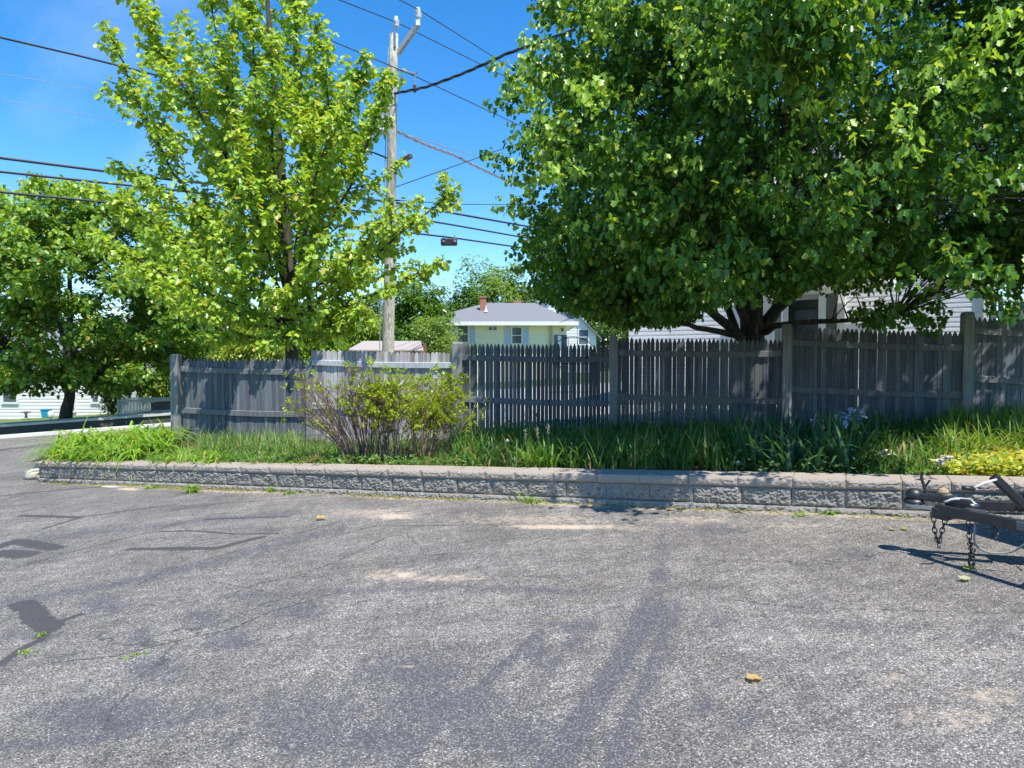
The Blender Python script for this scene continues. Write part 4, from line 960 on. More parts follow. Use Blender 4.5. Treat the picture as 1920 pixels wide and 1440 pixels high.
for ya, yb in ((HY - .4, HY + 4), (HY + 8.4, HY + 4)):
    m.add([(hx0 - .3, ya, zE - .1), (hx1 + .3, ya, zE - .1), (hx1 + .3, yb, zE + 1.9), (hx0 - .3, yb, zE + 1.9), (hx0 - .3, ya, zE - .22), (hx1 + .3, ya, zE - .22)], [(0, 1, 2, 3), (4, 5, 1, 0)])
m.build('roof', SHINGLE, HW)
for px, py, ww, hh in ((136, 752, .24, .85), (180, 738, .26, .75), (20, 735, .6, .9)):
    c = at(px, py, HY); window(HW, (c[0], HY - .03, c[2]), ww, hh, (1, 0, 0), (0, -1, 0), WHITE)
# blue bin
c = ground(87, 783); c[1] = 30.6; c[0] = at(87, 783, 30.6)[0]; gz_ = float(G(c[0], 30.6)); bn = empty('recycling_bin', (c[0], 30.6, gz_), 0, 'bright blue recycling bin against the white house wall left of the maple trunk', 'bin')
m = MB(); m.add([(c[0] + i * w_, 30.6 + j * w_ * .8, gz_ + z) for w_, z in ((.13, 0), (.17, .33)) for i, j in ((-1, -1), (1, -1), (1, 1), (-1, 1))], [(0, 1, 5, 4), (1, 2, 6, 5), (2, 3, 7, 6), (3, 0, 4, 7), (3, 2, 1, 0)]); m.build('body', PLASTICB, bn)
m = MB(); m.box((c[0], 30.6, gz_ + .345), (.38, .31, .03)); m.build('lid', PLASTICB, bn, bevel=.005)
c = at(94, 779, 30.4); m = MB(); m.lathe((c[0] + .02, 30.4, gz_), [(.07, 0), (.1, .05), (.11, .2), (.06, .28), (.02, .3)], 10); o = m.build('sack', WHITE, None, True); tag(o, 'small white sack standing right beside the blue recycling bin', 'sack')
# bird bath
gz_ = float(G(at(49, 785, 30.0)[0], 30.0)); c = at(49, 785, 30.0); bb = empty('bird_bath', (c[0], 30.0, gz_), 0, 'grey stone bird bath on the lawn left of the blue bin', 'bird bath')
ST = rockface('grey_stone', (.25, .24, .23), (.4, .38, .36), (.3, .3, .28))
m = MB(); m.lathe((c[0], 30, gz_), [(.13, 0), (.12, .03), (.05, .07), (.04, .2), (.08, .25)], 14); m.build('pedestal', ST, bb, True)
m = MB(); m.lathe((c[0], 30, gz_ + .25), [(.08, 0), (.19, .04), (.21, .07), (.18, .07), (.02, .03)], 16); m.build('bowl', ST, bb, True)
m = MB(); m.sphere((c[0], 30, gz_ + .33), .05, 6, (1.6, 1, .6)); o = m.build('finial', ST, bb, True)
# stake at the verge
c = ground(98, 803); so_ = MB().tube([(c[0], c[1], c[2] - .1), (c[0] - .05, c[1], c[2] + .36)], .022, 6).build('marker_stake', WHITE, None); tag(so_, 'thin pale marker stake leaning on the grass verge across the street', 'stake')
# white picket fence, pale slab and grey box
pf0, pf1 = at(225, 778, 28.0), at(336, 774, 28.0); pk_ = empty('white_picket_fence', tuple(pf0), 0, 'white picket fence left of the corner post across the street', 'fence')
m = MB(); zb_ = float(G(pf0[0], 28)); ztp = at(240, 745, 28)[2]; n_ = 40
for i in range(n_ + 1):
    x = pf0[0] + (pf1[0] - pf0[0]) * i / n_; m.add([(x - .018, 28, zb_), (x + .018, 28, zb_), (x + .018, 28, ztp - .02), (x, 28, ztp + .01), (x - .018, 28, ztp - .02)] + [(x - .018, 28.02, zb_), (x + .018, 28.02, zb_), (x + .018, 28.02, ztp - .02), (x, 28.02, ztp + .01), (x - .018, 28.02, ztp - .02)],
        [(0, 1, 2, 3, 4), (9, 8, 7, 6, 5), (0, 4, 9, 5), (1, 6, 7, 2), (4, 3, 8, 9), (2, 7, 8, 3)])
m.build('pickets', WHITE, pk_); m = MB(); m.box(((pf0[0] + pf1[0]) / 2, 27.975, ztp - .13), (pf1[0] - pf0[0], .03, .06)); m.box(((pf0[0] + pf1[0]) / 2, 27.975, zb_ + .08), (pf1[0] - pf0[0], .03, .06)); m.build('rail', WHITE, pk_)
m = MB(); m.box((pf0[0] - .06, 28, (zb_ + ztp) / 2 - .03), (.07, .07, ztp - zb_)); m.build('post', WHITE, pk_)
a, b = at(268, 772, 25.5), at(345, 769, 25.5); m = MB(); m.box(((a[0] + b[0]) / 2, 25.5, a[2] - .12), (b[0] - a[0], .9, .22)); tag(m.build('concrete_slab', CONC, None, bevel=.01), 'pale concrete slab edge in front of the white picket fence', 'slab')
a = at(306, 761, 24.6); m = MB(); m.box((a[0], 24.6, a[2]), (.62, .5, .26), ry=-.06, rz=.1); m.box((a[0], 24.6, a[2] + .135), (.68, .56, .02), ry=-.06, rz=.1); tag(m.build('storage_box', simple('charcoal_plank', (.10, .095, .10), (.16, .15, .15), .8, 9), None), 'tilted charcoal grey storage box before the white picket fence', 'box')

# ---------------------------------------------------------------- utility pole
def polemat():
    m, n, b = newmat('pole_wood'); b.inputs['Roughness'].default_value = .9
    z = noise_node(n, 5, mscale=(2.2, 2.2, .55), detail=5, dist=1.6, rough=.55); z2 = noise_node(n, 60, mscale=(1, 1, .05), detail=5)
    c = mixc(n, ramp(n, z, [(.35, 0), (.5, 1), (.62, .2)]), (.26, .24, .18), (.52, .50, .42)); c = mixc(n, 1.0, c, ramp(n, z2, [(.3, .75), (.7, 1.15)]), 'MULTIPLY')
    n.links.new(c, b.inputs['Base Color']); bump(n, b, z2, .4, .006); return m
YP = 17.0; pb = at(724, 660, YP); pt = at(739, 64, YP); pb[2] = float(G(pb[0], YP)) - .2; POLE = empty('utility_pole', (pb[0], YP, pb[2] + .2), 0, 'tall weathered wooden utility pole carrying insulators and cables behind the fence', 'utility pole')
PW = polemat(); dirp = (pt - pb); 
def onpole(py, px=None): return at(np.interp(py, [64, 660], [739, 724]), py, YP)
m = MB(); m.tube([pb + dirp * t for t in np.linspace(0, 1, 12)], np.linspace(.155, .095, 12), 20); m.build('shaft', PW, POLE, True)
INS = simple('porcelain', (.45, .47, .5), (.55, .57, .6), .25, 3)
def insulator(P, s_=1.0):
    m = MB(); m.lathe(P, [(.03 * s_, 0), (.06 * s_, .01), (.07 * s_, .05), (.05 * s_, .07), (.08 * s_, .10), (.055 * s_, .13), (.075 * s_, .16), (.045 * s_, .20), (.04 * s_, .26), (.02 * s_, .27)], 14); return m.build('insulator', INS, POLE, True)
t0 = onpole(64); i1 = at(743, 52, YP); m = MB(); m.tube([t0 + np.array([0.03, 0, -.2]), i1], .02, 6); m.tube([t0 + np.array([0.03, -.1, -.35]), t0 + np.array([.03, -.1, .1])], .03, 6); m.build('pole_top_pin', STEEL, POLE)
insulator(i1 + np.array([0, 0, .0]))
a0 = onpole(100) + np.array([.1, 0, 0]); a1 = at(784, 46, YP - .3); m = MB(); m.beam(a0, a1, .09, .11); m.build('bracket_arm', simple('arm_grey', (.4, .4, .4), (.3, .3, .3)), POLE, bevel=.008)
m = MB(); m.box(a1 + np.array([0, 0, .05]), (.09, .09, .16)); m.build('arm_cap', WHITE, POLE); i2 = a1 + np.array([0, 0, .12]); insulator(i2, 1.1)
c0 = onpole(128); c1 = at(779, 139, YP - .2); m = MB(); m.tube([c0, c1], .025, 6); m.tube([c1 + np.array([.05, 0, .05]), c1, c1 + np.array([-.02, 0, -.08]), c1 + np.array([-.02, 0, -.3])], .022, 6); m.build('side_bracket', STEEL, POLE)
m = MB(); m.lathe(c1 + np.array([-.02, 0, -.42]), [(.02, 0), (.05, .03), (.03, .06), (.05, .09), (.03, .12), (.05, .15), (.02, .18)], 10); m.build('insulator', simple('dark_porcelain', (.12, .05, .04)), POLE, True)
tr = at(716, 222, YP - .25); m = MB(); m.lathe(tr + np.array([0, 0, -.33]), [(.10, -.03), (.17, 0), (.175, .04), (.165, .06), (.165, .52), (.18, .53), (.18, .57), (.12, .62)], 22); tf = m.build('transformer', simple('transformer_grey', (.62, .64, .66), (.55, .57, .58), .4, 3), POLE, True)
for dx in (-.07, .07): MB().lathe(tr + np.array([dx, 0, .27]), [(.03, 0), (.045, .03), (.025, .06), (.04, .09), (.02, .14)], 10).build('bushing', INS, tf, True)
m = MB(); m.beam(onpole(200) + np.array([-.05, 0, 0]), tr + np.array([0, 0, .1]), .05, .05); m.build('transformer_mount', STEEL, POLE)
m = MB(); m.beam(onpole(240) + np.array([-.05, 0, 0]), tr + np.array([0, 0, -.25]), .05, .05); m.build('transformer_mount', STEEL, POLE)
k0, k1 = onpole(312), at(771, 292, YP - .4); m = MB(); m.beam(k0 + np.array([.05, 0, 0]), k1, .08, .09); m.tube([onpole(330), k1 + np.array([-.12, 0, 0])], .012, 5); m.build('cross_bracket', simple('brown_wood', (.16, .1, .08)), POLE)
for py in (378, 405, 432):
    m = MB(); q = onpole(py); m.box((q[0] + .05, YP - .14, q[2]), (.14, .08, .10)); m.tube([(q[0] + .1, YP - .15, q[2]), (q[0] + .25, YP - .12, q[2])], .02, 6)
    m.build('cable_clamp', BLACKM, POLE)
m = MB(); m.tube([onpole(py) + np.array([-.115 - (py - 60) * 6e-5, -.05, 0]) for py in np.linspace(90, 655, 12)], .012, 5); m.build('ground_wire', GREYCABLE, POLE)

def cable(label, pts, rad, sag=.0, mat=CABLE, twist=False, cat='cable', n=28):
    P = [np.array(at(*p)) for p in pts]; o = []
    for i in range(len(P) - 1):
        L_ = np.linalg.norm(P[i + 1] - P[i])
        for t in np.linspace(0, 1, n)[(1 if i else 0):]:
            q = P[i] + (P[i + 1] - P[i]) * t; q = q - np.array([0, 0, sag * L_ * 4 * t * (1 - t) * .25]); o.append(q)
    m = MB()
    if twist:
        for ph in range(3):
            q = []; O = np.array(o); L_ = np.concatenate([[0], np.cumsum(np.linalg.norm(O[1:] - O[:-1], axis=1))]); NN = max(60, int(L_[-1] * 9))
            for s_ in np.linspace(0, L_[-1], NN):
                c = np.array([np.interp(s_, L_, O[:, j]) for j in range(3)]); a = s_ * 5.2 + ph * 2.09; q.append(c + np.array([0, math.cos(a), math.sin(a)]) * rad * 1.0)
            m.tube(q, rad * .8, 5)
    else: m.tube(o, rad, 6)
    return tag(m.build('overhead_cable', mat, None, True), label, cat)
cable('thin power line passing over the pole-top insulator', [(560, -30, 13.5), (744, 42, YP), (1010, 175, 25)], .012)
cable('highest power line, resting on the insulator of the angled pole arm', [(660, -45, 13), (785, 18, YP - .3), (1010, 160, 25)], .012)
cable('power line passing the hanging dark insulator of the short side bracket', [(560, 50, 15.5), (776, 142, YP - .2), (1010, 252, 25)], .012)
cable('dark twisted service cable drooping then rising from the pole to the big maple', [(735, 176, YP), (800, 163, 16), (870, 137, 15), (952, 100, 14), (1080, 55, 13)], .02, twist=True, sag=.01)
cable('twisted silvery service drop descending right from below the transformer', [(742, 245, YP), (850, 290, 20), (1010, 362, 25)], .025, .04, GREYCABLE, True)
cable('thin pale wire running just above the twisted silvery service drop', [(742, 246, YP), (1010, 322, 28)], .012, .02, GREYCABLE)
cable('thin guy wire rising to the right behind the twisted silvery drop', [(730, 355, YP), (1010, 255, 24)], .012)
cable('thin level cable just above the thick dark bundles right of the pole', [(733, 375, YP), (860, 383, 22), (1040, 384, 28)], .012)
cable('thick dark cable bundle, upper of those right of the pole', [(-120, 268, 12.5), (0, 296, 13.5), (330, 338, 15), (731, 378, YP), (850, 400, 19.5), (1020, 430, 23)], .030)
cable('middle dark cable bundle crossing behind the young maple', [(-120, 296, 12.5), (0, 322, 13.5), (330, 357, 15), (731, 402, YP), (850, 422, 19.5), (1020, 452, 23)], .026)
cable('lowest dark cable with the black splice case hanging on it', [(-120, 345, 12.5), (0, 360, 13.5), (330, 392, 15), (731, 432, YP), (850, 446, 19.5), (1030, 472, 23)], .026)
cable('dark cable sloping down from the upper left corner of the sky', [(-120, 38, 12), (0, 70, 13), (150, 105, 14), (290, 140, 15), (560, 230, 16), (735, 300, YP)], .022)
cable('faint thin wire, upper of two pale ones in the left sky', [(-100, 120, 30), (0, 138, 32), (230, 178, 36), (520, 225, 40)], .012, 0, GREYCABLE)
cable('faint thin wire, lower of two pale ones in the left sky', [(-100, 168, 30), (0, 186, 32), (230, 228, 36), (520, 275, 40)], .012, 0, GREYCABLE)
# splice case on the lowest cable
q = at(842, 454, 19.2); sc = empty('splice_case', tuple(q), 0, 'black rectangular cable splice case hanging between pole and big maple', 'splice case')
m = MB(); m.box(q, (.44, .16, .19)); m.build('case', BLACKM, sc, bevel=.03)
for dx in (-.15, .15):
    m = MB(); m.tube([q + np.array([dx, -.09, 0]), q + np.array([dx, -.09, .0]) + np.array([.02, -.02, .02])], .035, 8); m.tube([q + np.array([dx, 0, .08]), q + np.array([dx, 0, .20])], .012, 5)
    m.build('bracket', STEEL, sc)

# ---------------------------------------------------------------- plants of the bed
GA, GB_ = (.09, .20, .03), (.20, .33, .06)
def blades(name, base, ht, wd, arch, colA, colB, seed, parent=None, mat=BLADE, lean=None, seg=4, tilt=.25, yel=None):
    """arching strap leaves; base (n,3), ht/wd/arch (n,)"""
    r = np.random.default_rng(seed); n = len(base); a = r.uniform(0, 2 * math.pi, n); d = np.stack([np.cos(a), np.sin(a), 0 * a], 1)
    if lean is not None: d = unit(d + lean)
    side = np.stack([-d[:, 1], d[:, 0], 0 * a], 1); tl = np.abs(r.normal(0, tilt, n)); up = unit(np.array([0, 0, 1.])[None] + d * tl[:, None])
    V = np.zeros((n, seg + 1, 2, 3))
    for i in range(seg + 1):
        f = i / seg; q = base + up * (ht * f * (1 - .25 * arch * f))[:, None] + d * (ht * arch * f ** 2.2 * .75)[:, None] - np.array([0, 0, 1.]) * (ht * arch * .62 * f ** 3.2)[:, None]
        w_ = wd * (1 - f ** 2.2) * (.75 + .5 * math.sin(min(1, f * 2) * math.pi / 2)) / 2 + .0006
        V[:, i, 0] = q - side * w_[:, None] ; V[:, i, 1] = q + side * w_[:, None]
    k = (seg + 1) * 2; Fs = np.array([(2 * i, 2 * i + 1, 2 * i + 3, 2 * i + 2) for i in range(seg)])
    Fa = (np.arange(n)[:, None, None] * k + Fs[None]).reshape(-1, 4)
    t = r.random(n); c = np.array(colA)[None] * (1 - t[:, None]) + np.array(colB)[None] * t[:, None]; c *= r.uniform(.85, 1.15, n)[:, None]
    if yel is not None: mk = r.random(n) < yel[0]; c[mk] = np.array(yel[1])
    me = fast_mesh(name, V.reshape(-1, 3), Fa, np.repeat(c, k, 0)); return mesh_obj(name, me, mat, parent)
def bed_at(px, py):
    d = ray(px, py); t = 3.0
    for _ in range(80):
        P = CAM + d * t; t += (P[2] - float(BZ(P[0], P[1]))) / max(.03, -d[2]) * .5
        t = min(t, 20)
    return CAM + d * t
def bed_xy(u, v):                                         # u = image column at bed, v 0 front .. 1 fence
    """point of the bed on the sight line of column u, fraction v from wall to fence"""
    t = (u - 960) / F; Yf_, Yb = 6.972 / (1 + .4617 * t) + .30, 11.1 / (1 + .1454 * t) - .06
    Y = Yf_ + (Yb - Yf_) * v; X = t * Y; return X, Y, BZ(X, Y)
def strew(n, u0, u1, v0, v1, seed, clump=0):
    r = np.random.default_rng(seed); u = r.uniform(u0, u1, n); v = r.uniform(v0, v1, n)
    if clump:
        cu = r.uniform(u0, u1, clump); cv = r.uniform(v0, v1, clump); i = r.integers(0, clump, n); u = cu[i] + r.normal(0, 9, n); v = np.clip(cv[i] + r.normal(0, .05, n), v0, v1)
    x, y, z = bed_xy(u, v); return np.stack([x, y, z - .01], 1)
def grassfield(name, label, n, u0, u1, v0, v1, h0, h1, wd, arch, cA, cB, seed, clump=0, yel=(.10, (.36, .30, .13)), tilt=.30):
    r = np.random.default_rng(seed + 5001); b = strew(n, u0, u1, v0, v1, seed + 3000, clump)
    o = blades(name, b, r.uniform(h0, h1, n), r.uniform(.6, 1.3, n) * wd, np.abs(r.normal(arch, .25, n)), cA, cB, seed, yel=yel, tilt=tilt); return tag(o, label, 'grass', None, 'stuff')
grassfield('tall_grass', 'tall dark green grass in the shade behind the wall centre', 4800, 850, 1390, .02, .95, .18, .60, .013, .5, (.055, .14, .025), (.12, .25, .045), 50)
grassfield('tall_grass', 'bright grass tuft by the wall with seed heads', 260, 985, 1040, .0, .12, .2, .46, .015, .5, (.10, .24, .03), (.2, .36, .06), 51)
grassfield('tall_grass', 'fine light green grass before the left fence panel', 2200, 370, 560, .3, .95, .12, .46, .010, .5, (.10, .2, .05), (.2, .32, .1), 52)
grassfield('tall_grass', 'low mixed grass behind the left half of the wall', 3600, 270, 640, .0, .5, .08, .28, .015, .8, (.08, .2, .03), (.19, .33, .06), 53)
grassfield('tall_grass', 'grass under and between the shrubs', 2600, 560, 880, .05, .9, .10, .30, .008, .5, (.05, .13, .025), (.14, .25, .05), 54)
grassfield('tall_grass', 'shaded grass at the foot of the fence right of the iris leaves', 3000, 1560, 1830, .05, .98, .12, .44, .013, .6, (.05, .13, .02), (.13, .26, .04), 55)
grassfield('tall_grass', 'sunlit yellow-green grass rising to the fence at the right edge', 3400, 1770, 1990, .18, .99, .18, .58, .014, .6, (.12, .24, .03), (.26, .38, .06), 56)
grassfield('tall_grass', 'short grass along the top of the wall at the right', 1800, 1620, 1800, .0, .12, .05, .14, .008, .6, (.10, .22, .03), (.2, .34, .06), 57)
# seed plumes over the shaded grass
r_ = np.random.default_rng(60); b = strew(700, 1150, 1370, .3, .95, 61); b[:, 2] += r_.uniform(.45, .7, 700)
P = np.repeat(b, 16, 0) + r_.normal(0, .03, (700 * 16, 3)) * np.array([1, 1, 1.6]); D = unit(r_.normal(size=P.shape) + np.array([0, 0, .8])); n_ = unit(r_.normal(size=P.shape))
tag(leaves('grass_seed_heads', P, D, n_, np.full(len(P), .011), (.22, .24, .2), (.36, .36, .32), BLADE, None, tmpl='oval', seed=9), 'pale feathery grass seed heads above the shaded grass', 'grass', None, 'stuff')

ORD = ['first', 'second', 'third', 'fourth', 'fifth', 'sixth', 'seventh', 'eighth', 'ninth', 'tenth', 'eleventh', 'twelfth', 'thirteenth', 'fourteenth', 'fifteenth']
def rank(lst, item, rows):
    row = [i for i, (a, b) in enumerate(rows) if a <= item[1] < b][0]; a, b = rows[row]; same = sorted([q for q in lst if a <= q[1] < b]); i = same.index(item)
    return ORD[i], row
def clumpplant(name, label, cat, u, v, n, ht, wd, arch, cA, cB, seed, spread=.10, group=None, yel=None, lean=None, tilt=.3):
    r = np.random.default_rng(seed); x, y, z = bed_xy(u, v); z = float(z)
    base = np.array([x, y, z - .015]) + np.concatenate([r.normal(0, spread, (n, 2)), np.zeros((n, 1))], 1)
    o = blades(name, base - np.array([x, y, z]), r.uniform(.6, 1.1, n) * ht, r.uniform(.7, 1.2, n) * wd, np.abs(r.normal(arch, .2, n)), cA, cB, seed, yel=yel, lean=lean, tilt=tilt)
    o.location = (x, y, z); return tag(o, label, cat, group)
rr = random.Random(5); k = 0
DL = [(112, .10), (135, .05), (165, .03), (200, .04), (232, .03), (128, .3), (158, .28), (190, .3), (222, .28), (255, .2), (285, .35), (175, .55), (212, .58), (250, .55), (290, .65), (140, .55), (262, .85), (300, .9), (230, .85)]
for u, v in DL:
    o_, rw_ = rank(DL, (u, v), [(0, .15), (.15, .45), (.45, .7), (.7, 2)])
    clumpplant('daylily_plant', f'arching daylily at the left end of the bed, {o_} from left in {["front", "second", "third", "back"][rw_]} row', 'daylily', u, v, 56, (.84 if v > .5 else .74) if v > .15 else .54, .032, .95, (.13, .28, .025), (.28, .44, .05), 100 + k, .11, 'daylily clumps at the left end of the bed', (.03, (.5, .4, .12))); k += 1
DS = [(312, .02), (338, .05), (372, .04), (405, .03), (350, .25), (392, .22)]
for u, v in DS:
    o_, rw_ = rank(DS, (u, v), [(0, .15), (.15, 1)])
    clumpplant('daylily_plant', f'small daylily before the left fence panel, {o_} from left in the {["front", "back"][rw_]} row', 'daylily', u, v, 46, .34, .020, .9, (.14, .29, .03), (.27, .43, .06), 130 + k, .09, 'small daylilies before the left fence panel', (.03, (.5, .4, .12))); k += 1
WL = [(445, .1), (480, .2), (520, .08), (560, .15), (600, .1), (505, .4), (560, .5)]
for i, (u, v) in enumerate(WL):
    o_, rw_ = rank(WL, (u, v), [(0, .3), (.3, 1)])
    clumpplant('leafy_weed', f'low bushy weed clump between daylilies and shrubs, {o_} from left in the {["front", "back"][rw_]} row', 'weed', u, v, 90, .26, .014, .8, (.07, .17, .04), (.18, .32, .09), 160 + i, .12, 'low weed clumps before the shrubs', (.05, (.4, .3, .12)))
clumpplant('dry_grass_tuft', 'dry straw-coloured grass tuft left of the shrub base', 'dry grass', 592, .06, 60, .22, .008, .3, (.42, .30, .14), (.55, .42, .2), 171, .05)
clumpplant('dry_lily_leaves', 'heap of dry pinkish straw leaves in front of the white picket fence', 'dry leaves', 270, .98, 150, .5, .02, 1.2, (.5, .36, .28), (.62, .48, .38), 172, .22)
IL = [(1400, .25), (1430, .1), (1465, .35), (1500, .2), (1535, .08), (1560, .3), (1600, .2), (1640, .3), (1400, .55), (1450, .6), (1510, .55), (1580, .5), (1640, .6), (1480, .05), (1590, .06)]
for i, (u, v) in enumerate(IL):
    o_, rw_ = rank(IL, (u, v), [(0, .15), (.15, .45), (.45, 1)])
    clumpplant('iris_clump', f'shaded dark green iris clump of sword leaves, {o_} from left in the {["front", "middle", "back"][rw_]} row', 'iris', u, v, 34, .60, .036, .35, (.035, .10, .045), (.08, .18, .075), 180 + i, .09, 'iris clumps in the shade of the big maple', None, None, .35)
# flowers
def petalmat(name, c):
    return simple(name, c, tuple(x * .9 for x in c), .6, 8)
LILAC = petalmat('lilac_petal', (.70, .75, .88)); PINK = petalmat('pink_petal', (.75, .62, .60)); WHITEP = petalmat('white_petal', (.78, .78, .74)); STEM = simple('green_stem', (.07, .16, .04), (.12, .22, .05), .6)
def bloom(name, label, cat, P, gz_, size, mat, seed, group=None, petals=9):
    r = np.random.default_rng(seed); o = empty(name, (P[0], P[1], gz_), 0, label, cat, group)
    m = MB(); m.tube([(P[0] + .02, P[1], gz_), (P[0] - .01, P[1], (gz_ + P[2]) / 2), tuple(P)], .005, 5); m.build('stem', STEM, o)
    m = MB()
    for i in range(petals):
        a = r.uniform(0, 6.28); el = r.uniform(-.7, .9); d = Vector((math.cos(a) * math.cos(el), math.sin(a) * math.cos(el), math.sin(el))); sd_ = d.cross(Vector((0, 0, 1))).normalized(); n_ = sd_.cross(d)
        c = Vector(P); L_ = size * r.uniform(.7, 1.1); rows = []
        for f, w_, q in ((0, .12, 0), (.3, .42, .12), (.65, .55, .12), (.9, .35, -.02), (1.0, .1, -.12)):
            ru = r.normal(0, .05); p = c + d * (L_ * f) + n_ * (L_ * (q + ru)); rows.append([p - sd_ * (L_ * w_) + n_ * (L_ * .1 * r.normal()), p + sd_ * (L_ * w_) + n_ * (L_ * .1 * r.normal())])
        m.add([p for row in rows for p in row], [(2 * j, 2 * j + 1, 2 * j + 3, 2 * j + 2) for j in range(4)])
    m.build('petals', mat, o, True); return o
for i, (px, py, Y) in enumerate([(1588, 782, 8.3), (1602, 774, 8.5), (1575, 790, 8.2), (1612, 780, 8.5), (1597, 790, 8.2), (1608, 788, 8.4)]):
    P = at(px, py, Y); bloom('iris_flower', ['lowest left-hand bloom but one of the pale lilac iris cluster', 'topmost pale lilac bloom of the iris cluster', 'leftmost pale lilac bloom of the iris cluster', 'rightmost pale lilac bloom of the iris cluster', 'lowest middle bloom of the pale lilac iris cluster', 'lower right bloom of the pale lilac iris cluster'][i], 'flower', P, float(BZ(P[0], Y)), .105, LILAC, 300 + i, 'pale lilac irises in one cluster')
P = at(1525, 790, 8.2); bloom('iris_flower', 'single small pale lilac bloom left of the iris cluster', 'flower', P, float(BZ(P[0], 8.2)), .04, LILAC, 320)
for i, (px, py, Y) in enumerate([(1578, 832, 6.6), (1590, 838, 6.6), (1600, 845, 6.5), (1583, 862, 6.3), (1594, 828, 6.8), (1518, 855, 6.4), (1525, 850, 6.4), (1652, 850, 6.2), (1661, 845, 6.3), (1668, 855, 6.2), (1672, 852, 6.2), (1382, 868, 6.5), (1515, 869, 6.3), (1600, 858, 6.3)]):
    P = at(px, py, Y); bloom('white_flower', f'tiny whitish blossom low in the shaded bed, {ORD[sorted([1578, 1590, 1600, 1583, 1594, 1518, 1525, 1652, 1661, 1668, 1672, 1382, 1515, 1600.5]).index(px if i < 13 else 1600.5)]} counted from the left', 'flower', P, float(BZ(P[0], Y)), .025, WHITEP, 330 + i, 'small whitish blossoms in the shaded bed', 7)
for i, (px, py, Y) in enumerate([(1759, 862, 5.75), (1768, 858, 5.8), (1776, 860, 5.8), (1764, 866, 5.7), (1781, 857, 5.85)]):
    P = at(px, py, Y); bloom('pink_flower', f'small pale pink blossom left of the yellow ground cover, {ORD[[0, 2, 3, 1, 4][i]]} from the left', 'flower', P, float(BZ(P[0], Y)), .03, PINK, 350 + i, 'pale pink blossoms beside the ground cover', 8)
P = at(952, 826, 7.6); o = empty('dandelion_clock', (P[0], P[1], float(BZ(P[0], 7.6))), 0, 'round white dandelion seed head on a tall stem in the grass right of the shrubs', 'dandelion')
MB().tube([(P[0] + .03, P[1], float(BZ(P[0], 7.6))), (P[0], P[1], P[2])], .003, 5).build('stem', STEM, o); MB().sphere(tuple(P), .018, 6).build('seed_ball', WHITEP, o, True)
for i, (px, py) in enumerate([(985, 815), (1008, 812), (1028, 806)]):
    P = at(px, py, 7.2); o = empty('seed_spike', (P[0], P[1], float(BZ(P[0], 7.2))), 0, f'upright pale grass seed spike, {ORD[i]} from left above the bright tuft', 'grass spike', 'pale seed spikes in the shaded grass')
    MB().tube([(P[0] + .03, P[1], float(BZ(P[0], 7.2))), tuple(P)], .002, 5).build('stem', STEM, o)
    r_ = np.random.default_rng(i); q = P + np.stack([r_.normal(0, .008, 60), r_.normal(0, .008, 60), r_.uniform(-.05, .06, 60)], 1)
    leaves('spike', q, unit(r_.normal(size=q.shape)), unit(r_.normal(size=q.shape)), np.full(60, .014), (.5, .5, .4), (.65, .63, .55), BLADE, o, tmpl='oval', seed=i)
# yellow variegated ground cover
r_ = np.random.default_rng(71); n = 8000; b = strew(n, 1760, 2010, .0, .52, 72); keep = (project(b)[0] > 1790 - (project(b)[1] - 830) * .5) ; b = b[keep]; b[:, 2] += r_.uniform(.02, .16, len(b)) * np.clip(1.0, 0, 1)
D = unit(r_.normal(size=b.shape) * np.array([1, 1, .35])); n_ = unit(np.array([0, -.2, 1.]) + r_.normal(0, .35, b.shape))
tag(leaves('ground_cover', b, D, n_, r_.uniform(.04, .085, len(b)), (.20, .34, .06), (.62, .60, .10), BLADE, None, tmpl='oval', seed=73, yellow=(.06, (.5, .22, .08))), 'yellow and green variegated ground cover at the right end of the bed', 'ground cover', None, 'stuff')
# low leafy undergrowth in the shade and around the shrubs
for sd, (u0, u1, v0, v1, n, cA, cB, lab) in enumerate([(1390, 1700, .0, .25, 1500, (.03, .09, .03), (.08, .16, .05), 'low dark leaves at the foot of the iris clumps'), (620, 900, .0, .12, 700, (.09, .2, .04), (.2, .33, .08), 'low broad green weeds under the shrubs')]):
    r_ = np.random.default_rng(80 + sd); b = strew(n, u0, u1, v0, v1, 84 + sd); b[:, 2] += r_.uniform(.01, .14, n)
    tag(leaves('undergrowth', b, unit(r_.normal(size=b.shape) * np.array([1, 1, .5])), unit(np.array([0, -.3, 1.]) + r_.normal(0, .4, b.shape)), r_.uniform(.03, .07, n), cA, cB, BLADE, None, tmpl='oval', seed=86 + sd), lab, 'undergrowth', None, 'stuff')

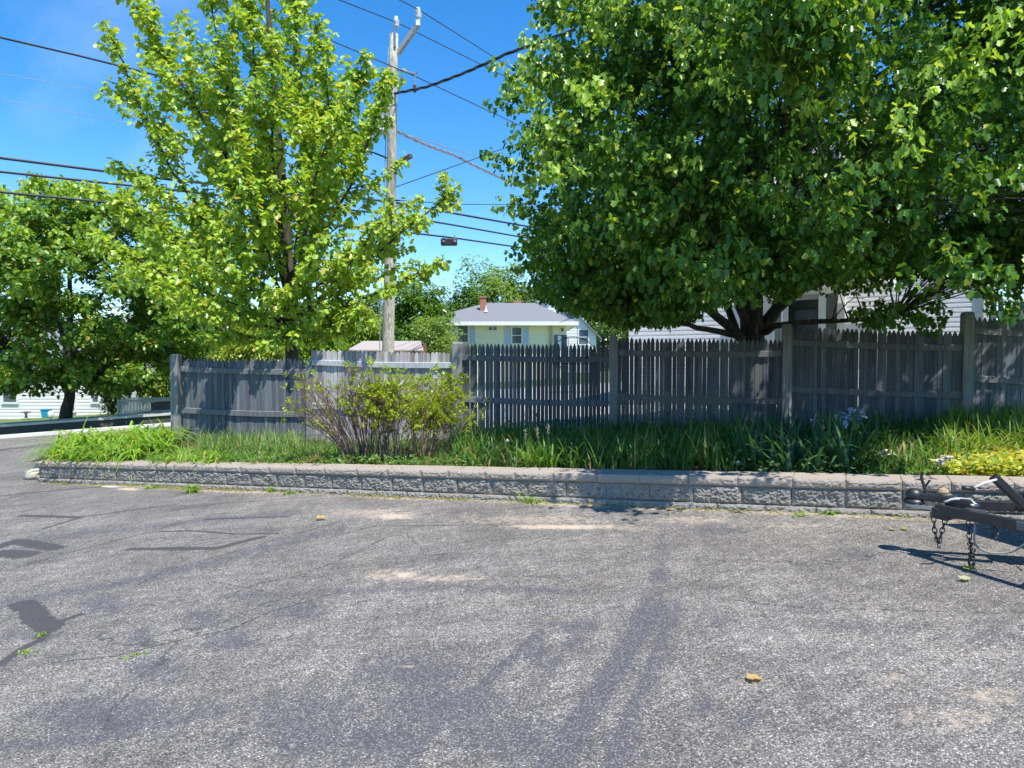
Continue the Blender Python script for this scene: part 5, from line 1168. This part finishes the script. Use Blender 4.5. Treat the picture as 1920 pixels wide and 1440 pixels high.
# ---------------------------------------------------------------- shrubs with bare stems
def shrub(name, label, u, v, nstem, hpx, spread, leaf_density, seed, cA, cB, lsize, outward=.6, depthspread=.35, leaf_from=.3, lean=0, bare_mat=TWIG):
    r = np.random.default_rng(seed); x, y, z = [float(q) for q in bed_xy(u, v)]; root = empty(name, (x, y, z), 0, label, 'shrub')
    m = MB(); SC = []; SD = []
    for i in range(nstem):
        a = r.uniform(-1, 1); tx = a * spread + lean; ty = r.uniform(-1, 1) * depthspread; h = hpx * r.uniform(.62, 1.02) * (1 - .18 * abs(a) ** 2)
        b = np.array([x + a * .16 + r.normal(0, .04), y + r.normal(0, .08), z - .02])
        P = smoothpath([b, b + np.array([tx * .35, ty * .3, h * .45]), b + np.array([tx * .85, ty * .8, h * .85]), b + np.array([tx, ty, h])], 10); P = wiggle(P, r, .012)
        m.tube(P, np.linspace(.0075, .002, 10), 4)
        for k in range(r.integers(5, 10)):
            j = r.integers(3, 9); d = unit(unit(P[j + 1 if j < 9 else 9] - P[j - 1]) + r.normal(0, .45, 3)); ln = r.uniform(.08, .30); q = P[j] + d * ln
            m.tube([P[j], (P[j] + q) / 2 + r.normal(0, .01, 3), q], [.0035, .0025, .0012], 4)
            for e in range(2):
                q2 = q + unit(d + r.normal(0, .5, 3)) * ln * .5; m.tube([(P[j] + q) / 2, q2], [.002, .001], 3)
                if r.random() < leaf_density: SC.append(q2); SD.append(d)
            if r.random() < leaf_density: SC.append(q); SD.append(d)
        if r.random() < leaf_density * 1.3: SC.append(P[-1]); SD.append(unit(P[-1] - P[-2]))
    m.build('stems', bare_mat, root)
    P, tip, nr, sz = shoot_leaves(np.array(SC), np.array(SD), r, 11, .032, lsize, .1)
    leaves('foliage', P, unit(tip + np.repeat(np.array(SD), 11, 0) * .9), nr, sz, cA, cB, LEAF, root, tmpl='oval', seed=seed, droop=.1); return root
YG = ((.22, .33, .03), (.42, .50, .06))
shrub('shrub', 'nearly bare brown-twigged shrub with scattered yellow-green leaf tufts before the sunlit panel', 680, .16, 60, 1.12, .44, .14, 401, *YG, .042, lean=-.18, depthspread=.28)
shrub('shrub', 'leafier yellow-green shrub beside the third fence post, right of the bare one', 736, .16, 26, .88, .26, .62, 402, *YG, .046, lean=.06, depthspread=.25)
shrub('shrub', 'rounded reddish-twigged shrub with yellow-green leaves against the third fence post', 792, .22, 28, .90, .25, .66, 403, *YG, .044, lean=.10, depthspread=.3, bare_mat=simple('red_twig', (.24, .13, .08), (.3, .2, .14)))
# ---------------------------------------------------------------- weeds at the foot of the wall
def weed(px, py, h, n, label, seed, wd=.014, group=None, name='weed'):
    r = np.random.default_rng(seed); P = ground(px, py); base = np.concatenate([r.normal(0, .03, (n, 2)), np.full((n, 1), -.01)], 1)
    o = blades(name, base, r.uniform(.5, 1.1, n) * h, np.full(n, wd), np.abs(r.normal(.8, .2, n)), (.14, .27, .03), (.26, .40, .06), seed, tilt=.6); o.location = tuple(P); return tag(o, label, 'weed', group)
weed(362, 921, .20, 46, 'largest bright green weed growing at the foot of the wall, left part', 501, .018)
weed(285, 915, .10, 26, 'small weed at the wall foot left of the largest weed', 502)
weed(512, 922, .14, 24, 'upright weed at the wall foot below the dry straw tuft', 503)
weed(543, 926, .12, 18, 'thin weed at the wall foot just left of the shrubs', 504)
weed(992, 943, .22, 24, 'tall thin weed against the blocks near the middle of the wall', 505, .010)
weed(1560, 965, .13, 26, 'bright weed at the wall foot left of the trailer', 506)
weed(1500, 968, .07, 40, 'low sprawling weed at the wall foot among brown debris', 507)
weed(1700, 968, .07, 34, 'low weed patch at the wall foot beneath the trailer coupler', 508)
r_ = np.random.default_rng(510); n = 5200; X = r_.uniform(-6.6, 3.7, n); dens = np.array([nz3(x * 1.3, 0, 3) for x in X]); k_ = dens + r_.uniform(-.3, .3, n) > -.08; X = X[k_]; off = np.abs(r_.normal(0, .045, len(X))) + .012
b = np.stack([X + nW.x * off, wallY(X) + nW.y * off - 0, 0 * X], 1); b[:, 2] = G(b[:, 0], b[:, 1]) - .004
tag(blades('wall_foot_grass', b, r_.uniform(.015, .06, len(X)), r_.uniform(.004, .009, len(X)), np.full(len(X), .8), (.20, .27, .05), (.42, .42, .12), 511, tilt=.8), 'short yellowish grass and moss along the foot of the wall', 'grass', None, 'stuff')
n = 2600; X = r_.uniform(-6.4, 4.2, n); off = np.abs(r_.normal(0, .09, n)) + .02; brown = r_.random(n) < np.exp(-((X - 2.35) / .7) ** 2) * .9 + .25; X = X[brown]; off = off[brown]
b = np.stack([X + nW.x * off, wallY(X) + nW.y * off, 0 * X], 1); b[:, 2] = G(b[:, 0], b[:, 1]) + .006
tag(leaves('dry_litter', b, unit(r_.normal(size=b.shape) * np.array([1, 1, .1])), unit(np.array([0, 0, 1.]) + r_.normal(0, .3, b.shape)), r_.uniform(.012, .03, len(X)), (.30, .16, .09), (.45, .30, .18), BLADE, None, tmpl='oval', seed=512), 'reddish brown dry litter along the foot of the wall', 'litter', None, 'stuff')
n = 500; X = r_.uniform(-6.5, 4.2, n); off = r_.uniform(-.27, -.03, n); b = np.stack([X + nW.x * off, wallY(X) + nW.y * off, G(X, wallY(X)) + .295], 1); k_ = (X < -1) | (r_.random(n) < .2); b = b[k_]
tag(leaves('dry_bits', b, unit(r_.normal(size=b.shape) * np.array([1, 1, .1])), unit(np.array([0, 0, 1.]) + r_.normal(0, .2, b.shape)), r_.uniform(.01, .035, len(b)), (.40, .27, .16), (.5, .38, .24), BLADE, None, tmpl='oval', seed=513), 'scattered dry leaf bits on the wall caps', 'litter', None, 'stuff')
n = 900; px_ = r_.uniform(0, 1920, n); py_ = r_.uniform(985, 1440, n); b = np.array([ground(a, c) for a, c in zip(px_, py_)]); b[:, 2] += .004
tag(leaves('grit', b, unit(r_.normal(size=b.shape) * np.array([1, 1, .1])), unit(np.array([0, 0, 1.]) + r_.normal(0, .4, b.shape)), r_.uniform(.004, .010, n), (.5, .48, .44), (.75, .73, .68), BLADE, None, tmpl='oval', seed=514), 'loose pale grit scattered on the asphalt', 'grit', None, 'stuff')
def fallen(px, py, size, c, label, seed, rz=.5):
    P = ground(px, py); r = np.random.default_rng(seed)
    o = leaves('fallen_leaf', np.zeros((1, 3)), np.array([[math.cos(rz), math.sin(rz), .12]]), np.array([[.1, -.1, 1.]]), np.array([size]), c, c, BLADE, None, seed=seed, fold=.25, droop=.12)
    o.location = (P[0], P[1], P[2] + .02); return tag(o, label, 'leaf')
fallen(1400, 1280, .065, (.62, .42, .18), 'tan dry maple leaf lying on the asphalt in the lower right', 1, .1)
fallen(1806, 1071, .07, (.30, .42, .06), 'green-yellow fallen leaf below the trailer shadow', 2, -.2)
fallen(1800, 1091, .065, (.62, .65, .40), 'pale narrow fallen leaf just below the green-yellow one', 3, .2)
fallen(1692, 997, .05, (.28, .40, .08), 'small green leaf on the asphalt left of the trailer chains', 4, .4)
fallen(1672, 998, .05, (.62, .52, .36), 'small tan leaf on the asphalt left of the trailer chains', 5, .9)
fallen(592, 975, .09, (.60, .38, .12), 'orange-brown leaf on the asphalt near the wall, left of centre', 6, .2)
for px, py, sd in ((78, 1188, 31), (255, 1226, 32), (50, 1222, 33)):
    weed(px, py, .04, 14, {31: 'tiny weed at the end of the dark tar patch on the left', 32: 'tiny weed sprouting from the crack in the left foreground', 33: 'thin yellow weed lying along the crack at the left edge'}[sd], sd, .008)

# ---------------------------------------------------------------- wrought arch trellis
TZ = 10.2; XL, XR = at(1030, 700, TZ)[0], at(1118, 700, TZ)[0]; tr_ = empty('garden_arch', ((XL + XR) / 2, TZ, float(BZ(0, TZ))), 0, 'thin black metal arch trellis standing before the gapped fence panel', 'trellis')
zb_ = float(BZ((XL + XR) / 2, TZ)) - .1; zt_ = at(1075, 632, TZ)[2]; w2 = (XR - XL) / 2; xc = (XL + XR) / 2; zs_ = at(1075, 668, TZ)[2]; TH = .0065
arc = [(XL - .0, TZ, zb_), (XL, TZ, zs_)] + [(xc - w2 * math.cos(a), TZ, zs_ + (zt_ - zs_) * math.sin(a)) for a in np.linspace(.15, math.pi - .15, 14)] + [(XR, TZ, zs_), (XR + .02, TZ, zb_)]
MB().tube(arc, TH, 6).build('arch_frame', BLACKM, tr_, True)
for i, f in enumerate((.2, .4, .6, .8)):
    x = XL + (XR - XL) * f; top = zs_ + (.02 if i in (0, 3) else (zt_ - zs_) * .9) - (.0 if i in (1, 2) else .05); m = MB(); m.tube([(x, TZ, zb_), (x, TZ, top)], TH * .8, 6)
    if i in (0, 3): m.lathe((x, TZ, top), [(.004, 0), (.022, .012), (.012, .03), (.002, .07)], 8)
    m.build('upright', BLACKM, tr_)
for py in (682, 735, 788):
    z = at(1075, py, TZ)[2]; MB().tube([(XL, TZ - .008, z), (XR, TZ - .008, z)], TH * .7, 6).build('crossbar', BLACKM, tr_)

# ---------------------------------------------------------------- trailer with a boat (its tongue is in view)
TC = Vector((2.62, 4.66, float(G(2.62, 4.66)))); TR = empty('boat_trailer', tuple(TC), 0, 'black steel trailer tongue with coupler and hanging safety chains at the right edge', 'trailer')
ax = Vector((.67, -.742, .03)).normalized(); lat = Vector((ax.y, -ax.x, 0)).normalized() * -1       # lat: to the far side
hz_ = .372
def tp(s_, l=0, z=0): p = TC + ax * s_ + lat * l; return Vector((p.x, p.y, float(G(p.x, p.y)) + hz_ + z))
ns = Vector((.326, -.945, .02)).normalized(); fs_ = Vector((.906, -.42, .045)).normalized()
A_ = tp(.20, -.03); 
n0 = tp(.18, -.05, -.05); n1 = n0 + ns * 1.5; f0 = tp(.20, .03, -.03); f1 = f0 + fs_ * 1.6
RT = ax
m = MB(); m.beam(n0, n1, .045, .062); m.build('near_rail', BLACKM, TR, bevel=.006)
m = MB(); m.beam(f0, f1, .045, .060); m.build('far_rail', BLACKM, TR, bevel=.006)
for s_ in (.75, 1.25):
    m = MB(); m.beam(n0 + ns * s_, f0 + fs_ * s_, .05, .07); m.build('crossmember', BLACKM, TR, bevel=.005)
# coupler: ball housing, channel, latch
m = MB(); m.sphere(tp(.03, 0, .015), .052, 8, (1, 1, .85)); m.lathe(tp(.03, 0, -.04), [(.062, 0), (.064, .012), (.052, .03)], 18); cp = m.build('coupler_socket', BLACKM, TR, True)
m = MB(); m.beam(tp(.05, 0, .012), tp(.36, 0, .0), .058, .045); cs = m.build('coupler_channel', BLACKM, TR, bevel=.01)
m = MB(); m.tube([tp(.10, 0, .03), tp(.09, 0, .07), tp(.07, 0, .13), tp(.075, 0, .17)], .010, 7); m.tube([tp(.09, .0, .07), tp(.12, .0, .12)], .007, 6); m.build('latch_lever', BLACKM, cs)
m = MB(); m.lathe(tp(.19, .03, .035), [(.03, 0), (.034, .012), (.026, .03), (.008, .036)], 14); m.build('bolt_cap', simple('tan_cap', (.45, .33, .2)), cs)
m = MB(); m.beam(tp(.0, .05, -.045), tp(.42, .06, -.06), .012, .02); m.beam(tp(.0, -.05, -.045), tp(.42, -.06, -.06), .012, .02); m.build('side_plate', STEEL, cs)
m = MB(); m.beam(tp(.16, -.04, -.07), tp(.26, -.05, -.08), .09, .07); m.build('tongue_block', BLACKM, TR, bevel=.008)
def chain(path, n, rw=.013, name='safety_chain'):
    P = smoothpath(path, n); m = MB()
    for i in range(n - 1):
        c = Vector((P[i] + P[i + 1]) / 2); d = Vector(P[i + 1] - P[i]).normalized(); s_ = d.orthogonal().normalized(); s_ = s_ if i % 2 else d.cross(s_); L_ = (Vector(P[i + 1]) - Vector(P[i])).length * .72
        m.tube([c + d * (L_ * math.cos(a)) + s_ * (rw * math.sin(a)) for a in np.linspace(0, 2 * math.pi, 13)], .0036, 5, False)
    return m.build(name, BLACKM, TR, True)
A1c = tp(.17, -.08, -.09); chain([A1c, A1c + Vector((.01, 0, -.10)), A1c + Vector((.035, 0, -.17)), A1c + Vector((.055, 0, -.10)), A1c + Vector((.07, -.01, -.02))], 12)
B1c = n0 + ns * .20 + Vector((0, -.02, -.04)); B2c = Vector((B1c.x + .02, B1c.y, float(G(B1c.x, B1c.y)) + .03)); chain([B1c, B1c + Vector((.012, 0, -.12)), B2c + Vector((0, 0, .08)), B2c], 12)
def hook(c, s_, name='chain_hook'):
    m = MB(); c = Vector(c); m.tube([c + Vector((s_ * math.cos(a) * .6, 0, s_ * math.sin(a) * 1.3)) for a in np.linspace(.5, 2 * math.pi - .1, 14)], s_ * .24, 7); return m.build(name, BLACKM, TR, True)
hook(B2c + Vector((.0, -.01, .02)), .028); hook(B2c + Vector((.005, -.012, .10)), .024); hook(n0 + ns * .34 + Vector((.03, -.02, -.075)), .026); hook(A1c + Vector((.035, -.005, -.185)), .014)
m = MB(); q = n0 + ns * .24; m.tube(smoothpath([q + Vector((0, -.03, -.03)), q + Vector((.0, -.03, -.16)), q + Vector((.08, -.05, -.21)), q + Vector((.17, -.10, -.19)), q + Vector((.22, -.16, -.12))], 18), .006, 6); m.build('wiring_cable', simple('pale_cable', (.25, .26, .26)), TR, True)
m = MB(); q = tp(.22, -.02, .0)
for i in range(3): m.tube(smoothpath([q + Vector((-.03 + .01 * i, -.03, .0)), q + Vector((.03, -.05 + .01 * i, .022)), q + Vector((.10, -.08, .012 + .006 * i)), q + Vector((.13 - .01 * i, -.12, -.005)), q + Vector((.08, -.12, .0))], 14), .007, 6)
m.build('coiled_wire', simple('white_cable', (.48, .48, .47), (.38, .38, .38), .4), TR, True)
m = MB(); q = n0 + ns * .52; m.beam(q + Vector((-.0, 0, .003)), q + ns * .22 + Vector((-.0, 0, .003)), .050, .05); m.build('grey_sleeve', simple('grey_sleeve', (.16, .155, .165), (.12, .115, .12), .5, 12), TR, bevel=.006)
# winch stand: leaning black post with crank
w0 = tp(.62, .06, .0); w1 = at(1862, 893, w0.y + .03); w1 = Vector(w1); m = MB(); m.beam(w0, w1, .052, .05); wp_ = m.build('winch_post', BLACKM, TR, bevel=.01)
w2_ = Vector(at(1818, 914, w0.y)); m = MB(); m.tube([w1 + Vector((0, -.03, -.015)), w1 + (w2_ - w1) * .5 + Vector((0, -.03, 0)), w2_ + Vector((0, -.03, 0))], .0065, 7); m.build('crank_arm', simple('white_steel', (.7, .7, .7), (.6, .6, .6), .4), wp_, True)
m = MB(); m.tube([w2_ + Vector((-.06, -.03, .004)), w2_ + Vector((.01, -.03, -.004))], .012, 8); m.build('crank_grip', BLACKM, wp_, True)
m = MB(); q = w0 + Vector((.10, .02, .04)); m.tube([q + Vector((-.05, 0, 0)), q + Vector((.06, .0, 0))], .05, 16); m.tube([q + Vector((-.055, 0, 0)), q + Vector((-.04, 0, 0))], .065, 16); m.tube([q + Vector((.05, 0, 0)), q + Vector((.065, 0, 0))], .065, 16); wn = m.build('winch', BLACKM, TR, False)
m = MB(); m.beam(w0 + Vector((.02, .02, .02)), w0 + Vector((.34, -.02, .03)), .06, .05); m.beam(w0 + Vector((.06, .0, -.03)), w0 + Vector((.40, -.05, -.06)), .10, .09); m.build('winch_bracket', BLACKM, TR, bevel=.01)
for k_, (dx, dx2) in enumerate(((.06, .02), (.09, .12))):
    q = w0 + Vector((dx, -.06, .0)); m = MB(); m.tube(smoothpath([q, q + Vector((dx2 * .3, -.03, -.05)), q + Vector((dx2 - .06, -.08, -.13))], 8), .0045, 6); m.build('brake_wire', simple('dark_teal_wire', (.05, .10, .10)), TR, True)
m = MB(); q = n0 + ns * .78 + Vector((0, 0, -.04)); m.beam(q, q + Vector((.07, -.10, -.22)), .05, .012); m.build('bracket_strap', BLACKM, TR, bevel=.003)
# jack wheel and axle further back (outside the photo's frame)
mid = tp(1.9, .0, -.0); RB0 = n1; 
for sgn, st in ((-1, n1), (1, f1)):
    e = tp(4.4, sgn * .62, -.0); m = MB(); m.beam(st, e, .06, .08); m.build('side_rail', BLACKM, TR, bevel=.005)
m = MB(); a_, b_ = tp(3.6, -.95, -.12), tp(3.6, .95, -.12); m.beam(a_, b_, .06, .06); m.build('axle', BLACKM, TR)
for sgn in (-1, 1):
    c = tp(3.6, sgn * .95, -.12); r0 = c.z - float(G(c.x, c.y)); m = MB(); m.tube([c - lat * .08, c - lat * .06, c + lat * .06, c + lat * .08], [r0 * .86, r0, r0, r0 * .86], 28); wh = m.build('tyre', RUBBER, TR, True)
    m = MB(); m.tube([c - lat * .085, c + lat * .085], r0 * .55, 20); m.build('rim', STEEL, wh)
# boat on the trailer
BT = empty('motor_boat', tuple(tp(1.5)), 0, 'dark boat hull resting on the trailer just outside the right edge, casting the big shadow', 'boat')
bow = Vector((3.60, 4.62, 0)); bax = Vector((.72, -.694, 0)).normalized(); bl = Vector((bax.y, -bax.x, 0)) * -1; L_ = 4.2; V = []; Fs = []; NS = 26; ring = 9
gb = float(G(3.6, 4.4))
for i in range(NS + 1):
    f = i / NS; half = .86 * (1 - (1 - min(f * 1.9, 1)) ** 2.1) + .004; keel = gb + .62 + .95 * (1 - min(f * 2.2, 1)) ** 2.4; gun = gb + 1.62 - .22 * f; c = bow + bax * (L_ * f)
    for j in range(ring):
        a = (j / (ring - 1)) * 2 - 1; hx = half * (abs(a) ** .75) * (1 if a > 0 else -1); z = keel + (gun - keel) * abs(a) ** 2.4; V.append((c.x + bl.x * hx, c.y + bl.y * hx, z))
for i in range(NS):
    for j in range(ring - 1): Fs.append((i * ring + j, i * ring + j + 1, (i + 1) * ring + j + 1, (i + 1) * ring + j))
    Fs.append((i * ring, (i + 1) * ring, (i + 1) * ring + ring - 1, i * ring + ring - 1))
Fs.append(tuple(NS * ring + j for j in range(ring)))
m = MB(); m.v = V; m.f = Fs; m.build('hull', simple('navy_hull', (.03, .04, .07), (.04, .05, .09), .3, 2, spec=.6), BT, True)
